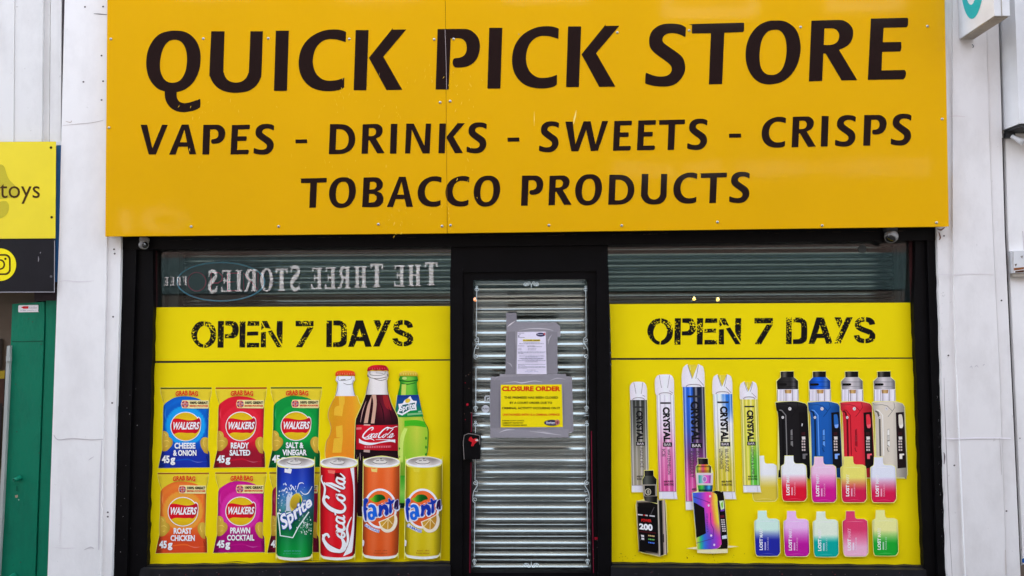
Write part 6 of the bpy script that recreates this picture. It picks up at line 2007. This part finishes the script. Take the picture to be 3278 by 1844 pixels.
# upstairs windows: white frames whose feet show at the top of the yellow sign
for xa, xb, yb in ((2125, 2422, 62), (2647, 2890, 40), (1610, 1880, 10), (1080, 1350, 6), (560, 820, 0)):
    p0, p1 = PM(xa, yb, SY, YP), PM(xb, yb, SY, YP)
    x0, x1, z0 = min(p0.x, p1.x), max(p0.x, p1.x), p0.z
    bm = bmesh.new()
    fw, hh = 0.14, 1.7
    for q in ((x0, x1, z0, z0 + fw * 1.2), (x0, x1, z0 + hh, z0 + hh + fw), (x0, x0 + fw, z0 + fw * 1.2, z0 + hh), (x1 - fw, x1, z0 + fw * 1.2, z0 + hh), (x0 + fw, x1 - fw, z0 + hh * 0.5, z0 + hh * 0.5 + 0.06)):
        box_bm(bm, q[0], q[1], YP - 0.05, YP + 0.04, q[2], q[3])
    o = finish('window', bm, M['pub_cream'], PUB)
    box('pane', x0 + fw, x1 - fw, YP - 0.05, YP - 0.02, z0 + fw, z0 + hh, M['pub_glass'], o)


# serif capitals for the pub name, unit box, u to the right as read, w down
def serif(ch):
    S = []
    bar = lambda x0, y0, x1, y1: S.append([(x0, y0), (x1, y0), (x1, y1), (x0, y1)])
    if ch == 'T':
        S.append([(0.0, 0), (1, 0), (1, 0.22), (0.92, 0.22), (0.86, 0.085), (0.66, 0.07), (0.66, 0.93), (0.78, 0.955), (0.78, 1), (0.22, 1), (0.22, 0.955), (0.34, 0.93), (0.34, 0.07), (0.14, 0.085), (0.08, 0.22), (0, 0.22)])
    elif ch == 'H':
        for x in (0.0, 0.54):
            S.append([(x, 0), (x + 0.46, 0), (x + 0.46, 0.045), (x + 0.36, 0.07), (x + 0.36, 0.93), (x + 0.46, 0.955), (x + 0.46, 1), (x, 1), (x, 0.955), (x + 0.10, 0.93), (x + 0.10, 0.07), (x, 0.045)])
        bar(0.35, 0.45, 0.65, 0.52)
    elif ch in 'EF':
        S.append([(0, 0), (0.92, 0), (0.92, 0.22), (0.86, 0.22), (0.78, 0.07), (0.42, 0.07), (0.42, 0.44), (0.62, 0.44), (0.68, 0.34), (0.74, 0.34), (0.74, 0.64), (0.68, 0.64), (0.62, 0.52), (0.42, 0.52)] +
                 ([(0.42, 0.93), (0.82, 0.93), (0.93, 0.76), (1.0, 0.76), (1.0, 1)] if ch == 'E' else [(0.42, 0.93), (0.54, 0.955), (0.54, 1)]) + [(0, 1), (0, 0.955), (0.12, 0.93), (0.12, 0.07), (0, 0.045)])
    elif ch == 'I':
        S.append([(0, 0), (1, 0), (1, 0.045), (0.78, 0.07), (0.78, 0.93), (1, 0.955), (1, 1), (0, 1), (0, 0.955), (0.22, 0.93), (0.22, 0.07), (0, 0.045)])
    elif ch == 'R':
        S.append([(0, 0), (0.36, 0), (0.36, 0.07), (0.36, 0.93), (0.46, 0.955), (0.46, 1), (0, 1), (0, 0.955), (0.10, 0.93), (0.10, 0.07), (0, 0.045)])
        S.append(ribbon([(0.34, 0.035), (0.58, 0.05), (0.74, 0.15), (0.74, 0.33), (0.60, 0.47), (0.34, 0.51)], 0.16, 6, (0.4, 1.5, 0.4)))
        S.append([(0.46, 0.50), (0.64, 0.47), (0.86, 0.92), (1.0, 0.955), (1.0, 1), (0.76, 1)])
    elif ch == 'O':
        S.append('O')
    elif ch == 'S':
        S.append(ribbon([(0.88, 0.22), (0.80, 0.09), (0.52, 0.025), (0.22, 0.10), (0.17, 0.27), (0.46, 0.45), (0.78, 0.62), (0.84, 0.80), (0.64, 0.955), (0.36, 0.965), (0.14, 0.86), (0.09, 0.74)], 0.20, 6, (0.45, 1.3, 0.45)))
        S.append([(0.82, 0.02), (0.92, 0.02), (0.92, 0.28), (0.84, 0.28)])
        S.append([(0.05, 0.72), (0.13, 0.72), (0.16, 0.98), (0.05, 0.98)])
    return S


def pub_letters(items, org, name, label):
    bm = bmesh.new()
    mp = lambda x, y, Y: PM(x, y, YG, Y)
    for ch, xa, ya, xb, yb in items:
        x0, x1 = org[0] + xa / 4, org[0] + xb / 4
        y0, y1 = org[1] + ya / 4, org[1] + yb / 4
        f = lambda p: (x1 - (x1 - x0) * p[0], y0 + (y1 - y0) * p[1])
        for s in serif(ch):
            if s == 'O':
                loops = [[f((0.5 + 0.5 * math.cos(t), 0.5 + 0.52 * math.sin(t))) for t in [2 * math.pi * i / 28 for i in range(28)]],
                         [f((0.5 + 0.24 * math.cos(t), 0.5 + 0.46 * math.sin(t))) for t in [2 * math.pi * i / 28 for i in range(28)]]]
            else:
                loops = [[f(p) for p in s]]
            prism_bm(bm, loops, YP + 0.02, -0.025, mp)
    finish(name, bm, M['pub_white'], PUB)['label'] = label


LB = 'white serif letters on the pub front'
pub_letters([('T', 1680, 318, 1843, 612), ('H', 1465, 350, 1630, 625), ('E', 1285, 355, 1420, 630)], (940, 760), 'lettering', LB)
pub_letters([('T', 985, 337, 1145, 637), ('H', 778, 370, 935, 645), ('R', 565, 375, 725, 655), ('E', 400, 383, 540, 660), ('E', 225, 388, 365, 662)], (940, 760), 'lettering', LB)
pub_letters([('S', 1790, 368, 1925, 675), ('T', 1610, 400, 1760, 685), ('O', 1412, 400, 1575, 690), ('R', 1205, 410, 1370, 690), ('I', 1095, 418, 1180, 693), ('E', 910, 420, 1045, 697), ('S', 738, 425, 865, 703)], (480, 760), 'lettering', LB)
pub_letters([('F', 415, 500, 472, 612), ('R', 335, 506, 395, 616), ('E', 260, 508, 312, 616), ('E', 183, 510, 235, 618)], (480, 760), 'lettering', LB)


def pub_text(body, quad, mirror, name):
    """plain lettering on the pub wall whose mirror image fills the pixel quad"""
    v, f = glyph_mesh(body, 0.02)[:2]
    tl, tr, br, bl = quad
    bm = bmesh.new()
    vs = []
    for u, w in v:
        x = (br[0] * (1 - u) + bl[0] * u) * (1 - w) + (tr[0] * (1 - u) + tl[0] * u) * w
        y = (br[1] * (1 - u) + bl[1] * u) * (1 - w) + (tr[1] * (1 - u) + tl[1] * u) * w
        vs.append(bm.verts.new(PM(x, y, mirror, YP + 0.015)))
    for t in f:
        bm.faces.new([vs[i] for i in t])
    finish(name, bm, M['pub_cream'], PUB)


pub_text('BIG SCREEN TV - KARAOKE - POOL & DARTS', ((1960, 522), (2972, 508), (2972, 560), (1960, 572)), SY, 'lettering')
mp = lambda x, y, Y: PM(x, y, SY, Y)
bm = bmesh.new()
prism_bm(bm, [ell(524, 706, 66, 38, 40), ell(530, 706, 46, 29, 40)], YP + 0.02, -0.02, mp)
prism_bm(bm, [rect(388, 672, 416, 742)], YP + 0.02, -0.02, mp)
finish('lettering', bm, M['pub_cream'], PUB)

# bulbs strung over the pub front
for x, y, mt in ((2222, 957, 'lamp_glow'), (2298, 959, 'lamp_glow'), (1521, 960, 'lamp_orange')):
    q = PM(x, y, YG, YP + 0.25)
    T = empty('pub_lamp', q, 'lit yellow bulb on the pub front, mirrored as a bright dot over the vape board' if mt == 'lamp_glow' else 'lit orange lamp on the pub front, mirrored in the door pane', 'lamp', 'bulbs on the pub front')
    bm = bmesh.new()
    lathe_bm(bm, [(0, -0.034)] + [(0.032 * math.sin(math.radians(t)), -0.032 * math.cos(math.radians(t))) for t in range(20, 160, 20)] + [(0.016, 0.045), (0, 0.045)], q, (0, 0, 1), 14)
    finish('bulb', bm, M[mt], T)
    bm = bmesh.new()
    lathe_bm(bm, [(0.0, 0.04), (0.018, 0.04), (0.018, 0.11), (0.0, 0.12)], q, (0, 0, 1), 12)
    tube_bm(bm, [q + Vector((0, 0, 0.11)), q + Vector((0, -0.05, 0.16)), Vector((q.x, YP - 0.02, q.z + 0.18))], 0.01, 6)
    finish('holder', bm, M['dark_metal'], T)
